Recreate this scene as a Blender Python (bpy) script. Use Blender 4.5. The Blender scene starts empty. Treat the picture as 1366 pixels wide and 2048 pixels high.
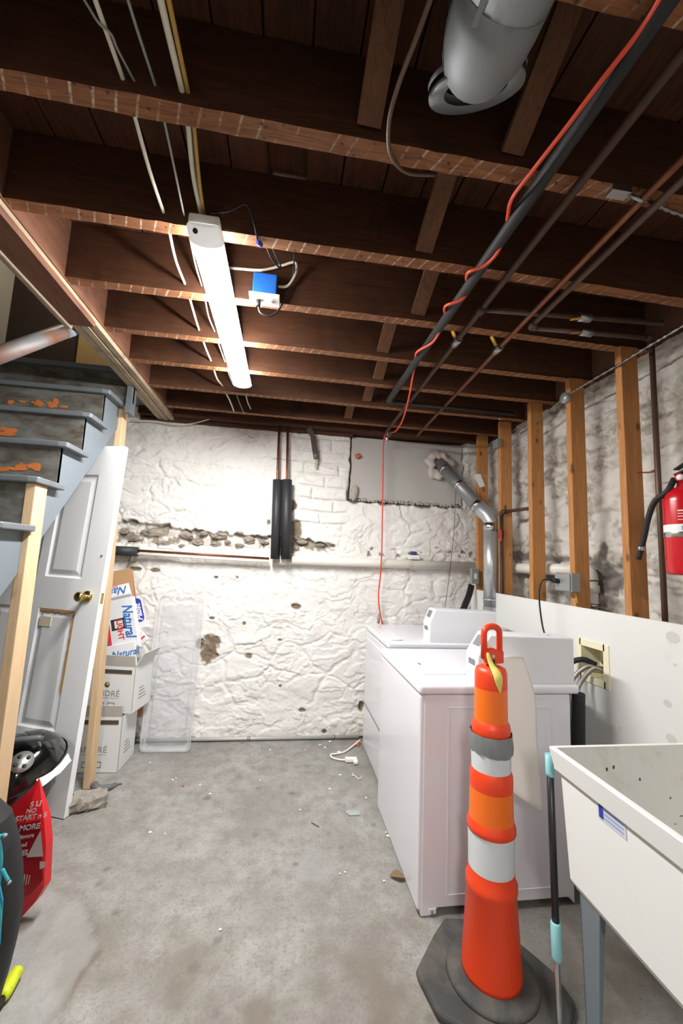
import bpy, math, random
import numpy as np
from mathutils import Vector, Matrix, Euler

random.seed(7)
S = bpy.context.scene
COL = S.collection

# ------------------------------------------------------------------ camera
CAM_H = 1.40
PITCH, YAW, ROLL, FPX = math.radians(6.734), math.radians(7.807), math.radians(2.408), 797.0
_f = Vector((math.sin(YAW)*math.cos(PITCH), math.cos(YAW)*math.cos(PITCH), math.sin(PITCH)))
_r0 = Vector((math.cos(YAW), -math.sin(YAW), 0)); _u0 = _r0.cross(_f)
_r = _r0*math.cos(ROLL) + _u0*math.sin(ROLL); _u = _u0*math.cos(ROLL) - _r0*math.sin(ROLL)
EYE = Vector((0, 0, CAM_H))
cd = bpy.data.cameras.new('camera'); cam = bpy.data.objects.new('camera', cd); COL.objects.link(cam)
cd.sensor_fit = 'HORIZONTAL'; cd.sensor_width = 24.0; cd.lens = FPX/1366*24.0
cd.clip_start = 0.02; cd.clip_end = 60
cam.matrix_world = Matrix((( _r.x,_u.x,-_f.x,EYE.x),(_r.y,_u.y,-_f.y,EYE.y),(_r.z,_u.z,-_f.z,EYE.z),(0,0,0,1)))
S.camera = cam

# ------------------------------------------------------------------ world, exposure
W = bpy.data.worlds.new('world'); S.world = W; W.use_nodes = True
W.node_tree.nodes['Background'].inputs[0].default_value = (0.02, 0.02, 0.022, 1)
W.node_tree.nodes['Background'].inputs[1].default_value = 0.15
S.view_settings.view_transform = 'Standard'; S.view_settings.look = 'None'
S.view_settings.exposure = 0.0; S.view_settings.gamma = 1.0; S.view_settings.use_curve_mapping = False
LAMP_STRENGTH = 220.0          # glow of the shop light's diffuser
LAMP2_STRENGTH = 225.0          # the same kind of lamp further along the room, behind the camera
LAMP_COLOR = (1.0, 0.985, 0.96)

def at(px, py, X=None, Y=None, Z=None):
    """point of the place seen at photo pixel (px,py) on a wall / floor / height plane"""
    d = _f*FPX + _r*(px-683) - _u*(py-1024)
    t = (X/d.x) if X is not None else (Y/d.y) if Y is not None else ((Z-CAM_H)/d.z)
    return EYE + d*t

# ------------------------------------------------------------------ materials
def lin(h):
    h = h.lstrip('#'); o = []
    for i in (0, 2, 4):
        c = int(h[i:i+2], 16)/255; o.append(c/12.92 if c <= .04045 else ((c+.055)/1.055)**2.4)
    return o
MATS = {}
def newmat(name):
    m = bpy.data.materials.new(name); m.use_nodes = True
    nt = m.node_tree; b = nt.nodes['Principled BSDF']; MATS[name] = m
    return m, nt, b
def nd(nt, typ, **kw):
    n = nt.nodes.new(typ)
    for k, v in kw.items(): setattr(n, k, v)
    return n
def mixc(nt, fac, a, b):
    n = nd(nt, 'ShaderNodeMix', data_type='RGBA')
    for s, v in ((0, fac), (6, a), (7, b)):
        if isinstance(v, (int, float)): n.inputs[s].default_value = v
        elif isinstance(v, (list, tuple)): n.inputs[s].default_value = (*v[:3], 1)
        else: nt.links.new(v, n.inputs[s])
    return n.outputs[2]
def ramp(nt, src, lo, hi):
    n = nd(nt, 'ShaderNodeMapRange'); n.inputs[1].default_value = lo; n.inputs[2].default_value = hi
    nt.links.new(src, n.inputs[0]); return n.outputs[0]
def noise(nt, vec, scale, detail=4, rough=.55, dist=0):
    n = nd(nt, 'ShaderNodeTexNoise'); n.inputs['Scale'].default_value = scale; n.inputs['Detail'].default_value = detail
    n.inputs['Roughness'].default_value = rough; n.inputs['Distortion'].default_value = dist
    nt.links.new(vec, n.inputs['Vector']); return n.outputs['Fac']
def math_(nt, op, a, b=None):
    n = nd(nt, 'ShaderNodeMath', operation=op)
    for i, v in ((0, a), (1, b)):
        if v is None: continue
        if isinstance(v, (int, float)): n.inputs[i].default_value = v
        else: nt.links.new(v, n.inputs[i])
    return n.outputs[0]
def mapped(nt, sc=(1, 1, 1)):
    tc = nd(nt, 'ShaderNodeTexCoord'); mp = nd(nt, 'ShaderNodeMapping'); mp.inputs['Scale'].default_value = sc
    nt.links.new(tc.outputs['Object'], mp.inputs[0]); return mp.outputs[0]
def add_bump(nt, b, h, strength=.3, dist=.01):
    n = nd(nt, 'ShaderNodeBump'); n.inputs['Strength'].default_value = strength; n.inputs['Distance'].default_value = dist
    nt.links.new(h, n.inputs['Height']); nt.links.new(n.outputs[0], b.inputs['Normal'])
def M(name, col, rough=.5, metal=0., var=.08, scale=9., bump=0., bscale=60., dirt=None, damt=.0, dscale=5., stretch=(1, 1, 1), coat=0.):
    """principled material with cloudy variation, optional second colour in blotches and fine relief"""
    if name in MATS: return MATS[name]
    m, nt, b = newmat(name)
    c = lin(col) if isinstance(col, str) else col
    v = mapped(nt, stretch)
    n1 = noise(nt, v, scale)
    out = mixc(nt, n1, [x*(1-var) for x in c], [min(1, x*(1+var)) for x in c])
    if dirt:
        d = lin(dirt) if isinstance(dirt, str) else dirt
        n2 = noise(nt, v, dscale, 6, .65, .6)
        out = mixc(nt, ramp(nt, n2, 1-damt-.12, 1-damt+.12), out, d)
    nt.links.new(out, b.inputs['Base Color'])
    b.inputs['Roughness'].default_value = rough; b.inputs['Metallic'].default_value = metal
    if coat: b.inputs['Coat Weight'].default_value = coat; b.inputs['Coat Roughness'].default_value = .08
    if bump: add_bump(nt, b, noise(nt, v, bscale, 5), bump, .004)
    return m

# ------------------------------------------------------------------ mesh building
ORG = {}
def worg(o): return ORG.get(o.name, Vector((0, 0, 0)))
def tag(o, label=None, cat=None, group=None, kind=None):
    if label: o['label'] = label
    if cat: o['category'] = cat
    if group: o['group'] = group
    if kind: o['kind'] = kind
    return o
def thing(name, loc, label, cat, group=None):
    o = bpy.data.objects.new(name, None); COL.objects.link(o); o.location = loc; o.empty_display_size = .05
    ORG[o.name] = Vector(loc); return tag(o, label, cat, group)
class MB:
    def __init__(s): s.v = []; s.f = []; s.mi = []; s.sm = []
    def add(s, vs, fs, mi=0, smooth=False):
        k = len(s.v); s.v += [Vector(p) for p in vs]
        for f in fs: s.f.append([i+k for i in f]); s.mi.append(mi); s.sm.append(smooth)
        return s
    def box(s, lo, hi, mi=0, mx=None):
        x0, y0, z0 = lo; x1, y1, z1 = hi
        vs = [Vector(p) for p in ((x0,y0,z0),(x1,y0,z0),(x1,y1,z0),(x0,y1,z0),(x0,y0,z1),(x1,y0,z1),(x1,y1,z1),(x0,y1,z1))]
        if mx is not None: vs = [mx @ p for p in vs]
        return s.add(vs, ((0,3,2,1),(4,5,6,7),(0,1,5,4),(1,2,6,5),(2,3,7,6),(3,0,4,7)), mi)
    def bar(s, a, b, w, h, up=(0, 0, 1), mi=0):
        a = Vector(a); b = Vector(b); d = (b-a).normalized(); u = Vector(up)
        x = d.cross(u).normalized(); y = x.cross(d)
        o = []
        for p in (a, b):
            for sx, sy in ((-1,-1),(1,-1),(1,1),(-1,1)): o.append(p + x*sx*w/2 + y*sy*h/2)
        return s.add(o, ((3,2,1,0),(4,5,6,7),(0,1,5,4),(1,2,6,5),(2,3,7,6),(3,0,4,7)), mi)
    def tube(s, pts, r, n=10, mi=0, caps=True, closed=False):
        pts = [Vector(p) for p in pts]; L = len(pts)
        rr = r if isinstance(r, (list, tuple)) else [r]*L
        t = []
        for i in range(L):
            a = pts[i-1] if (i or closed) else pts[0]; b = pts[(i+1) % L] if (i < L-1 or closed) else pts[-1]
            t.append((b-a).normalized())
        u = t[0].cross(Vector((0, 0, 1)))
        if u.length < .1: u = t[0].cross(Vector((1, 0, 0)))
        u.normalize(); vs = []
        for i in range(L):
            u = (u - t[i]*u.dot(t[i])).normalized(); w = t[i].cross(u)
            for k in range(n):
                a = 2*math.pi*k/n; vs.append(pts[i] + (u*math.cos(a) + w*math.sin(a))*rr[i])
        fs = []
        for i in range(L if closed else L-1):
            j = (i+1) % L
            for k in range(n): fs.append((i*n+k, i*n+(k+1) % n, j*n+(k+1) % n, j*n+k))
        s.add(vs, fs, mi, True)
        if caps and not closed:
            s.f.append([len(s.v)-L*n+k for k in range(n)][::-1]); s.mi.append(mi); s.sm.append(False)
            s.f.append([len(s.v)-n+k for k in range(n)]); s.mi.append(mi); s.sm.append(False)
        return s
    def lathe(s, prof, mx=None, n=32, mi=0, a0=0, a1=2*math.pi, smooth=True):
        mx = mx or Matrix(); full = abs(a1-a0-2*math.pi) < 1e-6; vs = []; m = n if full else n+1
        for r, z in prof:
            for k in range(m):
                a = a0+(a1-a0)*k/n; vs.append(mx @ Vector((r*math.cos(a), r*math.sin(a), z)))
        fs = []
        for i in range(len(prof)-1):
            for k in range(n if full else n):
                k2 = (k+1) % m; fs.append((i*m+k, i*m+k2, (i+1)*m+k2, (i+1)*m+k))
        return s.add(vs, fs, mi, smooth)
    def prism(s, poly, ext, mi=0):
        """poly: list of 3D points (planar), ext: extrusion vector"""
        n = len(poly); e = Vector(ext); p = [Vector(q) for q in poly]
        nrm = Vector((0, 0, 0))
        for i in range(n): nrm += p[i].cross(p[(i+1) % n])
        if nrm.dot(e) > 0: p = p[::-1]
        vs = p + [q+e for q in p]
        fs = [list(range(n)), list(range(2*n-1, n-1, -1))] + [(i, i+n, (i+1) % n + n, (i+1) % n) for i in range(n)]
        return s.add(vs, fs, mi)
    def grid(s, fn, nu, nv, mi=0, smooth=True):
        vs = [fn(i/nu, j/nv) for j in range(nv+1) for i in range(nu+1)]
        fs = [(j*(nu+1)+i, j*(nu+1)+i+1, (j+1)*(nu+1)+i+1, (j+1)*(nu+1)+i) for j in range(nv) for i in range(nu)]
        return s.add(vs, fs, mi, smooth)
    def build(s, name, mat, parent=None, bevel=0, seg=2, loc=None, subd=0, solid=0):
        o0 = worg(parent) if parent else (Vector(loc) if loc is not None else Vector((0, 0, 0)))
        me = bpy.data.meshes.new(name); me.from_pydata([p-o0 for p in s.v], [], s.f)
        ms = mat if isinstance(mat, (list, tuple)) else [mat]
        for m in ms: me.materials.append(m)
        me.polygons.foreach_set('material_index', s.mi); me.polygons.foreach_set('use_smooth', s.sm); me.update()
        o = bpy.data.objects.new(name, me); COL.objects.link(o)
        if parent: o.parent = parent
        else: o.location = o0
        ORG[o.name] = o0.copy()
        if solid:
            md = o.modifiers.new('solid', 'SOLIDIFY'); md.thickness = solid; md.offset = 0
        if bevel:
            md = o.modifiers.new('bevel', 'BEVEL'); md.width = bevel; md.segments = seg; md.limit_method = 'ANGLE'; md.angle_limit = math.radians(40)
        if subd:
            md = o.modifiers.new('sub', 'SUBSURF'); md.levels = subd; md.render_levels = subd
        return o
def bez(pts, n=8):
    """smooth curve through points (Catmull-Rom)"""
    P = [Vector(p) for p in pts]; P = [P[0]*2-P[1]] + P + [P[-1]*2-P[-2]]; o = []
    for i in range(1, len(P)-2):
        a, b, c, d = P[i-1:i+3]
        for k in range(n):
            t = k/n; o.append(.5*((2*b) + (c-a)*t + (2*a-5*b+4*c-d)*t*t + (3*b-a-3*c+d)*t*t*t))
    o.append(P[-2]); return o
def frame(o, x, z):
    """matrix with origin o, local x along x, local z along z"""
    x = Vector(x).normalized(); z = Vector(z); z = (z - x*z.dot(x)).normalized(); y = z.cross(x)
    return Matrix(((x.x,y.x,z.x,o[0]),(x.y,y.y,z.y,o[1]),(x.z,y.z,z.z,o[2]),(0,0,0,1)))
def zframe(o, z):
    z = Vector(z).normalized(); a = Vector((1, 0, 0)) if abs(z.x) < .9 else Vector((0, 1, 0)); return frame(o, a - z*a.dot(z), z)
def lettering(text, o, x, y, size, mat, parent, shear=0., name='lettering', align='LEFT', sx=1., bold=0.):
    """printed letters: thin raised mesh from a text curve; o origin, x writing direction, y letter-up direction"""
    c = bpy.data.curves.new(name, 'FONT'); c.body = text; c.size = size; c.shear = shear; c.align_x = align; c.extrude = .0003; c.offset = bold; c.resolution_u = 3
    t = bpy.data.objects.new(name, c); COL.objects.link(t)
    me = bpy.data.meshes.new_from_object(t, depsgraph=bpy.context.evaluated_depsgraph_get()) if False else bpy.data.meshes.new_from_object(t)
    bpy.data.objects.remove(t); me.name = name
    x = Vector(x).normalized(); y = Vector(y); y = (y-x*y.dot(x)).normalized(); z = x.cross(y); o0 = worg(parent); p = Vector(o)-o0
    me.transform(Matrix(((x.x*sx,y.x,z.x,p.x),(x.y*sx,y.y,z.y,p.y),(x.z*sx,y.z,z.z,p.z),(0,0,0,1))))
    me.materials.clear(); me.materials.append(mat)
    ob = bpy.data.objects.new(name, me); COL.objects.link(ob); ob.parent = parent; ORG[ob.name] = o0.copy()
    return ob

# ------------------------------------------------------------------ numpy noise for relief
def vnoise(x, y, seed=0):
    rs = np.random.RandomState(seed); T = rs.rand(256, 256).astype(np.float32)
    xi = np.floor(x).astype(int); yi = np.floor(y).astype(int); fx = x-xi; fy = y-yi
    fx = fx*fx*fx*(fx*(fx*6-15)+10); fy = fy*fy*fy*(fy*(fy*6-15)+10)
    g = lambda a, b: T[a & 255, b & 255]
    return (g(xi,yi)*(1-fx)+g(xi+1,yi)*fx)*(1-fy) + (g(xi,yi+1)*(1-fx)+g(xi+1,yi+1)*fx)*fy
def fbm(x, y, seed=0, o=4, gain=.5):
    s = 0; a = 1; t = 0
    for i in range(o): s = s + a*vnoise(x*2**i, y*2**i, seed+i); t += a; a *= gain
    return s/t
def worley(x, y, seed=0):
    rs = np.random.RandomState(seed); J = rs.rand(128, 128, 3).astype(np.float32)
    xi = np.floor(x).astype(int); yi = np.floor(y).astype(int)
    f1 = np.full(x.shape, 9.); f2 = np.full(x.shape, 9.); idv = np.zeros(x.shape)
    for dx in (-1, 0, 1):
        for dy in (-1, 0, 1):
            c = J[(xi+dx) & 127, (yi+dy) & 127]
            d = np.hypot(xi+dx+c[..., 0]-x, yi+dy+c[..., 1]-y)
            n = d < f1; f2 = np.where(n, f1, np.minimum(f2, d)); idv = np.where(n, c[..., 2], idv); f1 = np.where(n, d, f1)
    return f1, f2, idv
def sstep(a, b, x): t = np.clip((x-a)/(b-a), 0, 1); return t*t*(3-2*t)
def segdist(x, y, pts):
    d = np.full(x.shape, 9.)
    for (a, b), (c, e) in zip(pts[:-1], pts[1:]):
        vx, vy = c-a, e-b; t = np.clip(((x-a)*vx+(y-b)*vy)/(vx*vx+vy*vy+1e-9), 0, 1); d = np.minimum(d, np.hypot(x-a-t*vx, y-b-t*vy))
    return d
def gridmesh(name, P, attr, mat, parent=None):
    """P (n,m,3) points, attr (n,m,4) colours -> one mesh, fast"""
    n, m = P.shape[:2]; me = bpy.data.meshes.new(name)
    idx = np.arange(n*m).reshape(n, m); q = np.stack([idx[:-1,:-1], idx[:-1,1:], idx[1:,1:], idx[1:,:-1]], -1).reshape(-1, 4)
    me.vertices.add(n*m); me.vertices.foreach_set('co', P.reshape(-1).astype(np.float32))
    me.loops.add(q.size); me.loops.foreach_set('vertex_index', q.reshape(-1).astype(np.int32))
    me.polygons.add(len(q)); me.polygons.foreach_set('loop_start', (np.arange(len(q))*4).astype(np.int32))
    me.polygons.foreach_set('use_smooth', np.ones(len(q), bool))
    me.update(calc_edges=True)
    if attr is not None:
        a = me.color_attributes.new('wear_shade', 'FLOAT_COLOR', 'POINT'); a.data.foreach_set('color', attr.reshape(-1).astype(np.float32))
    me.materials.append(mat); me.validate()
    o = bpy.data.objects.new(name, me); COL.objects.link(o); ORG[o.name] = Vector((0, 0, 0))
    if parent: o.parent = parent
    return o
def axis_pts(lo, hi, a, b, fine, coarse):
    """coordinates lo..hi, fine step inside a..b"""
    out = list(np.arange(lo, a, coarse)) + list(np.arange(a, b, fine)) + list(np.arange(b, hi+coarse*.5, coarse)); out[-1] = hi
    return np.array(out)

# ================================================================== STRUCTURE
YB, XR, XL, YF = 3.30, 1.76, -2.30, -2.60       # back wall, right wall, left wall, wall behind the camera
ZJ, ZS = 2.48, 2.72                             # underside of joists / of subfloor

def wall_mat(name, paint, dirtc, stonec, rough=.75):
    m, nt, b = newmat(name); v = mapped(nt)
    at_ = nd(nt, 'ShaderNodeAttribute', attribute_name='wear_shade'); sp = nd(nt, 'ShaderNodeSeparateColor'); nt.links.new(at_.outputs['Color'], sp.inputs[0])
    n1 = noise(nt, v, 3, 5); c = mixc(nt, n1, [x*.93 for x in paint], [min(.9, x*1.04) for x in paint])
    n2 = noise(nt, v, 22, 6, .7, .4)
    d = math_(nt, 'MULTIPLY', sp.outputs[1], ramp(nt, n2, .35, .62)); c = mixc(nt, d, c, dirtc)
    n3 = noise(nt, v, 40, 5, .7); st = mixc(nt, n3, [x*.55 for x in stonec], [x*1.35 for x in stonec])
    c = mixc(nt, sp.outputs[0], c, st)
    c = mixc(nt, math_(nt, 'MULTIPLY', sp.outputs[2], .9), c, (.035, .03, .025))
    nt.links.new(c, b.inputs['Base Color']); b.inputs['Roughness'].default_value = rough; b.inputs['Specular IOR Level'].default_value = .25
    add_bump(nt, b, noise(nt, v, 70, 6, .7), .35, .004)
    return m
m_wall = wall_mat('whitewashed_stone', (.80, .785, .755), (.42, .37, .31), (.22, .17, .115))
m_wallr = wall_mat('grimy_whitewashed_stone', (.68, .65, .605), (.34, .295, .24), (.22, .18, .14))

def relief(u, v, seed, amp=1.):
    """lumpy thickly painted rubble: displacement (out of the wall) and joint mask"""
    wx = (fbm(u*5, v*5, seed+1, 3)-.5)*.16; wy = (fbm(u*5, v*5, seed+5, 3)-.5)*.13
    f1, f2, idv = worley((u+wx)*3.1, (v+wy)*5.2, seed)
    e = f2-f1; msk = sstep(.45, .62, fbm(u*1.7, v*1.7, seed+31, 2))
    d = .008*(idv-.5)*msk + .009*sstep(0, .16, e)*msk
    wx2 = (fbm(u*6, v*6, seed+41, 4)-.5)*.30; wy2 = (fbm(u*6, v*6, seed+45, 4)-.5)*.20
    def ter(t): fl = np.floor(t); return fl + sstep(.0, .22, t-fl) - .55*(t-fl)
    d = d + .0052*(ter(fbm((u+wx2)*2.6, (v+wy2)*5.2, seed+11, 3)*6)-1.6)
    d = d + .0028*(ter(fbm((u+wx2*.7)*7, (v+wy2*.7)*13, seed+13, 3)*5)-1.2)*sstep(.35, .6, fbm(u*3, v*3, seed+37, 2))
    d = d + .012*(fbm(u*2.2, v*2.2, seed+23, 2)-.5) + .009*(fbm(u*13, v*18, seed+27, 4, .6)-.5) + .0022*(fbm(u*44, v*50, seed+29, 2)-.5)
    return d*amp, sstep(.10, 0., e)

# ---- back wall
xs = axis_pts(XL-.2, XR+.12, -1.35, 1.78, .0068, .06); zs = axis_pts(-.05, 2.56, -.05, 2.56, .0068, .05)
U, V = np.meshgrid(xs, zs)
D, joint = relief(U, V, 3)
bare = np.zeros_like(U); dirt = np.zeros_like(U); blk = np.zeros_like(U)
rag = (fbm(U*16, V*16, 71, 4)-.5)
# brick-like courses right of the insulated pipes
cm = sstep(.02, .12, U+rag*.1)*sstep(.52, .46, U)*sstep(1.62, 1.70, V)*sstep(2.46, 2.40, V)
cz = V + (fbm(U*3, V*2, 91, 2)-.5)*.05; row = np.floor(cz/.105); fz = cz/.105-row
cxx = U/.30 + (row % 2)*.5 + .13*row + rag*.1; fxx = cxx-np.floor(cxx)
joint_d = np.minimum(np.minimum(fz, 1-fz)*.105, np.minimum(fxx, 1-fxx)*.30)
D = D*(1-.6*cm) + cm*(.022*sstep(.0, .016, joint_d)-.010)
dirt = np.maximum(dirt, cm*sstep(.012, .0, joint_d)*.5)
# long open joint with bare rubble above the drain pipe
gl = [(x, 1.0) for x in ()]
gx = np.array([-1.35, -1.0, -.75, -.45, -.2, 0., .2, .36, .46]); gtop = np.array([1.63, 1.63, 1.585, 1.575, 1.55, 1.56, 1.545, 1.50, 1.46]); gbot = np.array([1.43, 1.43, 1.44, 1.435, 1.43, 1.42, 1.42, 1.43, 1.46])
tp = np.interp(U, gx, gtop)+rag*.075; bt = np.interp(U, gx, gbot)+rag*.09
gap = sstep(0, .018, tp-V)*sstep(0, .03, V-bt)*sstep(.47, .36, U)
D = D - gap*(.034+.02*rag); dirt = np.maximum(dirt, gap*.55); bare = np.maximum(bare, gap*sstep(.02, .09, rag+.02)*.8)
blk = np.maximum(blk, .8*sstep(.018, .004, np.abs(tp-V-.006))*sstep(.42, .30, U)*sstep(-.05, .12, rag+.04)*.9)
# chipped and missing paint: (px, py, half width px, half height px, depth)
for px, py, hw, hh, dp in ((418,1300,16,26,.012),(402,1290,8,12,.01),(425,1313,10,16,.01),(497,1312,9,6,.012),(590,1213,9,5,.02),(270,1138,12,5,.014),(605,1421,6,3,.012),(722,1415,5,11,.02),
        (648,1463,4,4,.018),(640,1478,3,3,.018),(432,1155,4,3,.015),(474,1155,4,3,.012),(488,1248,2,3,.012),(522,1282,2,2,.01),(560,1372,3,3,.01),(724,1476,5,3,.02),(560,1280,3,2,.01),(425,1236,6,3,.01),(310,1140,8,4,.008),
        (583,1010,7,9,.02),(590,1060,10,16,.025),(600,1085,16,8,.02),(650,1089,14,5,.012),(665,1092,5,3,.02),(537,1045,3,4,.015),(300,1395,5,6,.012),(297,1345,4,8,.012)):
    p = at(px, py, Y=YB-.01); q = at(px+hw, py+hh, Y=YB-.01)
    hx = abs(q.x-p.x); hz = abs(q.z-p.z)
    k = sstep(1.25, .85, np.hypot((U-p.x)/hx, (V-p.z)/hz) + rag*1.5)
    D = D - k*dp; bare = np.maximum(bare, k)
# scuffed, damp band low on the wall and a greyer tone toward the sill
dirt = np.maximum(dirt, .75*sstep(.22, .02, V+rag*.25)*sstep(.1, .5, U+rag*.4)); dirt = np.maximum(dirt, .5*sstep(.12, .0, V+rag*.2))
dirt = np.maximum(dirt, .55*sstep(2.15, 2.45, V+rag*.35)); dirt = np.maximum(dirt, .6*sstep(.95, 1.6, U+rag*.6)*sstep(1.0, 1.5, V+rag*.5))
cl = sstep(.022, .0, np.abs(fbm((U+(fbm(U*5, V*5, 301, 3)-.5)*.3)*3.2, (V+(fbm(U*5, V*5, 305, 3)-.5)*.2)*6.5, 311, 4)-.5))*sstep(.42, .58, fbm(U*2.5, V*2.5, 317, 3))
D = D - cl*.006; dirt = np.maximum(dirt, cl*.5)  # thin creases cut in and greyed along the same noise lines
dirt = np.maximum(dirt, joint*.35*sstep(.44, .6, fbm(U*2, V*2, 55, 3)))
dirt = np.maximum(dirt, .5*sstep(.06, .01, np.abs(V-1.33+rag*.06))*sstep(.4, .6, fbm(U*3, V*6, 57, 2)))
# recess of the blocked window
win = sstep(.50, .515, U+rag*.025)*sstep(1.55, 1.53, U+rag*.05)*sstep(1.885, 1.90, V+rag*.03)
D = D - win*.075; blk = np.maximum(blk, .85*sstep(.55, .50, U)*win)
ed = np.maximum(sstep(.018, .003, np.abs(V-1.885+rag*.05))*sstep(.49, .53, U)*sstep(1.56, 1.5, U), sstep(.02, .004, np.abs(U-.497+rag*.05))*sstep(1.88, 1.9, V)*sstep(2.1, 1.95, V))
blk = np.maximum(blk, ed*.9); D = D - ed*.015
# horizontal soot line, dark pocks beside the pipes
ln = sstep(.010, .002, np.abs(V - (2.205 - .12*(U+.1)*sstep(-.2, .5, U)) + rag*.03))*sstep(-.35, -.1, U)*sstep(.52, .4, U); dirt = np.maximum(dirt, ln)
pk = .8*sstep(.66, .72, fbm(U*20, V*34, 61, 4))*sstep(.10, .03, np.abs(V-1.47+rag*.1))*sstep(.45, .7, U); blk = np.maximum(blk, pk); D = D - pk*.01
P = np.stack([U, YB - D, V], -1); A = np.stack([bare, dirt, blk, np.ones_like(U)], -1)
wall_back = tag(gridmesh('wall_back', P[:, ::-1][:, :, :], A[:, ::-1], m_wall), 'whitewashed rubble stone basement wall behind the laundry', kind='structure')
m_stone = M('bare_rubble', '#a0968a', .85, var=.35, scale=25, bump=.6, bscale=50, dirt='#6f675b', damt=.4, dscale=12)
for px, py, w, h in ((300,1066,46,17),(372,1071,26,16),(408,1067,15,10),(440,1070,34,17),(330,1086,30,12),(398,1085,20,11),(432,1088,18,10),(478,1090,17,7),(500,1079,22,14),(268,1078,18,10),(365,1092,14,7),(455,1084,12,8),(605,1084,22,9),(640,1090,20,7),(590,1096,16,9),(530,1085,16,8),(250,1062,16,12)):
    c = at(px, py, Y=YB+.012); q = at(px+w/2, py+h/2, Y=YB+.012); hx, hz = abs(q.x-c.x), abs(q.z-c.z); b = MB()
    rs = random.Random(px*7+py); js = [[1+rs.uniform(-.22, .22) for _ in range(9)] for _ in range(5)]
    def fn(u, v, c=c, hx=hx, hz=hz, js=js):
        a = 2*math.pi*u; ph = (v)*math.pi/2; k = js[round(v*4)][round(u*8) % 8]
        return Vector((c.x+hx*1.1*math.cos(a)*math.cos(ph)**.5*k, c.y-.030*math.sin(ph)*k+.01, c.z+hz*1.1*math.sin(a)*math.cos(ph)**.5*k))
    b.grid(fn, 8, 4, smooth=False); b.build('stone', m_stone, wall_back)
# smooth cement infill of the old window with its ragged lower lip
m_cement = M('smooth_cement', '#b9b6b2', .8, var=.06, scale=4, bump=.15, bscale=90)
b = MB(); rs = random.Random(4); n = 40
out = [Vector((.522+rs.uniform(-.006, .006), YB+.01, 2.455-(.545)*i/14)) for i in range(15)] + [Vector((.53+.99*i/n, YB+.01, 1.905+rs.uniform(-.006, .010)+.012*math.sin(i*.7))) for i in range(n+1)] + [Vector((1.525+rs.uniform(-.012, .012), YB+.01, 1.92+.53*i/12)) for i in range(13)]
b.prism(out, (0, .05, 0)); b.build('cement_panel', m_cement, wall_back, bevel=.004)
m_lip = M('crumbled_mortar', '#a9a296', .9, var=.2, scale=30, bump=.8, bscale=60)
b = MB()
for i in range(34):
    x = .60+i*.027+rs.uniform(-.01, .01); r = rs.uniform(.010, .02)
    b.lathe([(0, -r), (r*.9, -r*.4), (r*.8, r*.5), (0, r)], Matrix.Translation((x, YB+.006, 1.906+rs.uniform(-.006, .006))) @ Euler((rs.random(), rs.random(), rs.random())).to_matrix().to_4x4(), 6, smooth=False)
tag(b.build('mortar_lip', m_lip, wall_back), kind='stuff')

# ---- right wall
ys = axis_pts(-2.7, YB+.1, .9, YB+.1, .0085, .08); zs = axis_pts(-.05, 2.50, .9, 2.50, .0085, .06)
U, V = np.meshgrid(ys, zs); D, joint = relief(U*.75, V*1.05, 41, 1.9); rag = fbm(U*14, V*14, 171, 4)-.5
dirt = .15 + .75*sstep(.45, .68, fbm(U*3+fbm(U*2,V*2,147,2)*2, V*9, 143, 4)) + joint*.15
bare = sstep(.66, .74, fbm(U*9, V*10, 151, 3))*.5
blk = np.zeros_like(U)
for y0, z0, hy, hz in ((2.0, 1.39, .10, .16), (2.35, 1.46, .45, .025), (2.3, 1.30, .3, .12), (2.75, 1.47, .3, .04)):
    blk = np.maximum(blk, .75*sstep(1.2, .6, np.hypot((U-y0)/hy, (V-z0)/hz)+rag*2.0))
blk = np.maximum(blk, .45*sstep(.70, .78, fbm(U*9, V*26, 161, 4))); D = D - blk*.01
P = np.stack([XR - D, U, V], -1); A = np.stack([bare, np.clip(dirt, 0, 1), blk, np.ones_like(U)], -1)
wall_right = tag(gridmesh('wall_right', P[:, :, :], A, m_wallr), 'grimy whitewashed stone side wall behind the wooden studs', kind='structure')

# ---- walls outside the picture
for nm, lo, hi in (('wall_left', (XL-.2, YF, -.02), (XL, YB+.1, 4.4)), ('wall_rear', (XL-.2, YF-.2, -.02), (XR+.2, YF, 2.75))):
    b = MB(); b.box(lo, hi); tag(b.build(nm, M('plain_whitewash', (.36, .34, .31), .8, var=.1, bump=.3)), kind='structure')

# ---- floor
m_floor, nt, bs = newmat('concrete_floor'); v = mapped(nt)
a_ = nd(nt, 'ShaderNodeAttribute', attribute_name='wear_shade'); sp = nd(nt, 'ShaderNodeSeparateColor'); nt.links.new(a_.outputs['Color'], sp.inputs[0])
c = mixc(nt, ramp(nt, noise(nt, v, 2.3, 6, .6, .3), .3, .7), (.225, .217, .20), (.37, .362, .345))
c = mixc(nt, ramp(nt, noise(nt, v, 11, 7, .72), .42, .68), c, (.20, .19, .165))
c = mixc(nt, math_(nt, 'MULTIPLY', ramp(nt, noise(nt, v, 90, 4, .75), .5, .72), .7), c, (.13, .125, .11))
c = mixc(nt, math_(nt, 'MULTIPLY', ramp(nt, noise(nt, v, 60, 3, .6), .64, .75), .55), c, (.42, .415, .40))
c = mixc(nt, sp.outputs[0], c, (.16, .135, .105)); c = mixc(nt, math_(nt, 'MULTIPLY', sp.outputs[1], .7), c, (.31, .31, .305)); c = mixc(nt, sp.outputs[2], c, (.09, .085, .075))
nt.links.new(c, bs.inputs['Base Color']); bs.inputs['Roughness'].default_value = .62; bs.inputs['Specular IOR Level'].default_value = .35
add_bump(nt, bs, noise(nt, v, 85, 6, .7), .25, .003)
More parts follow.
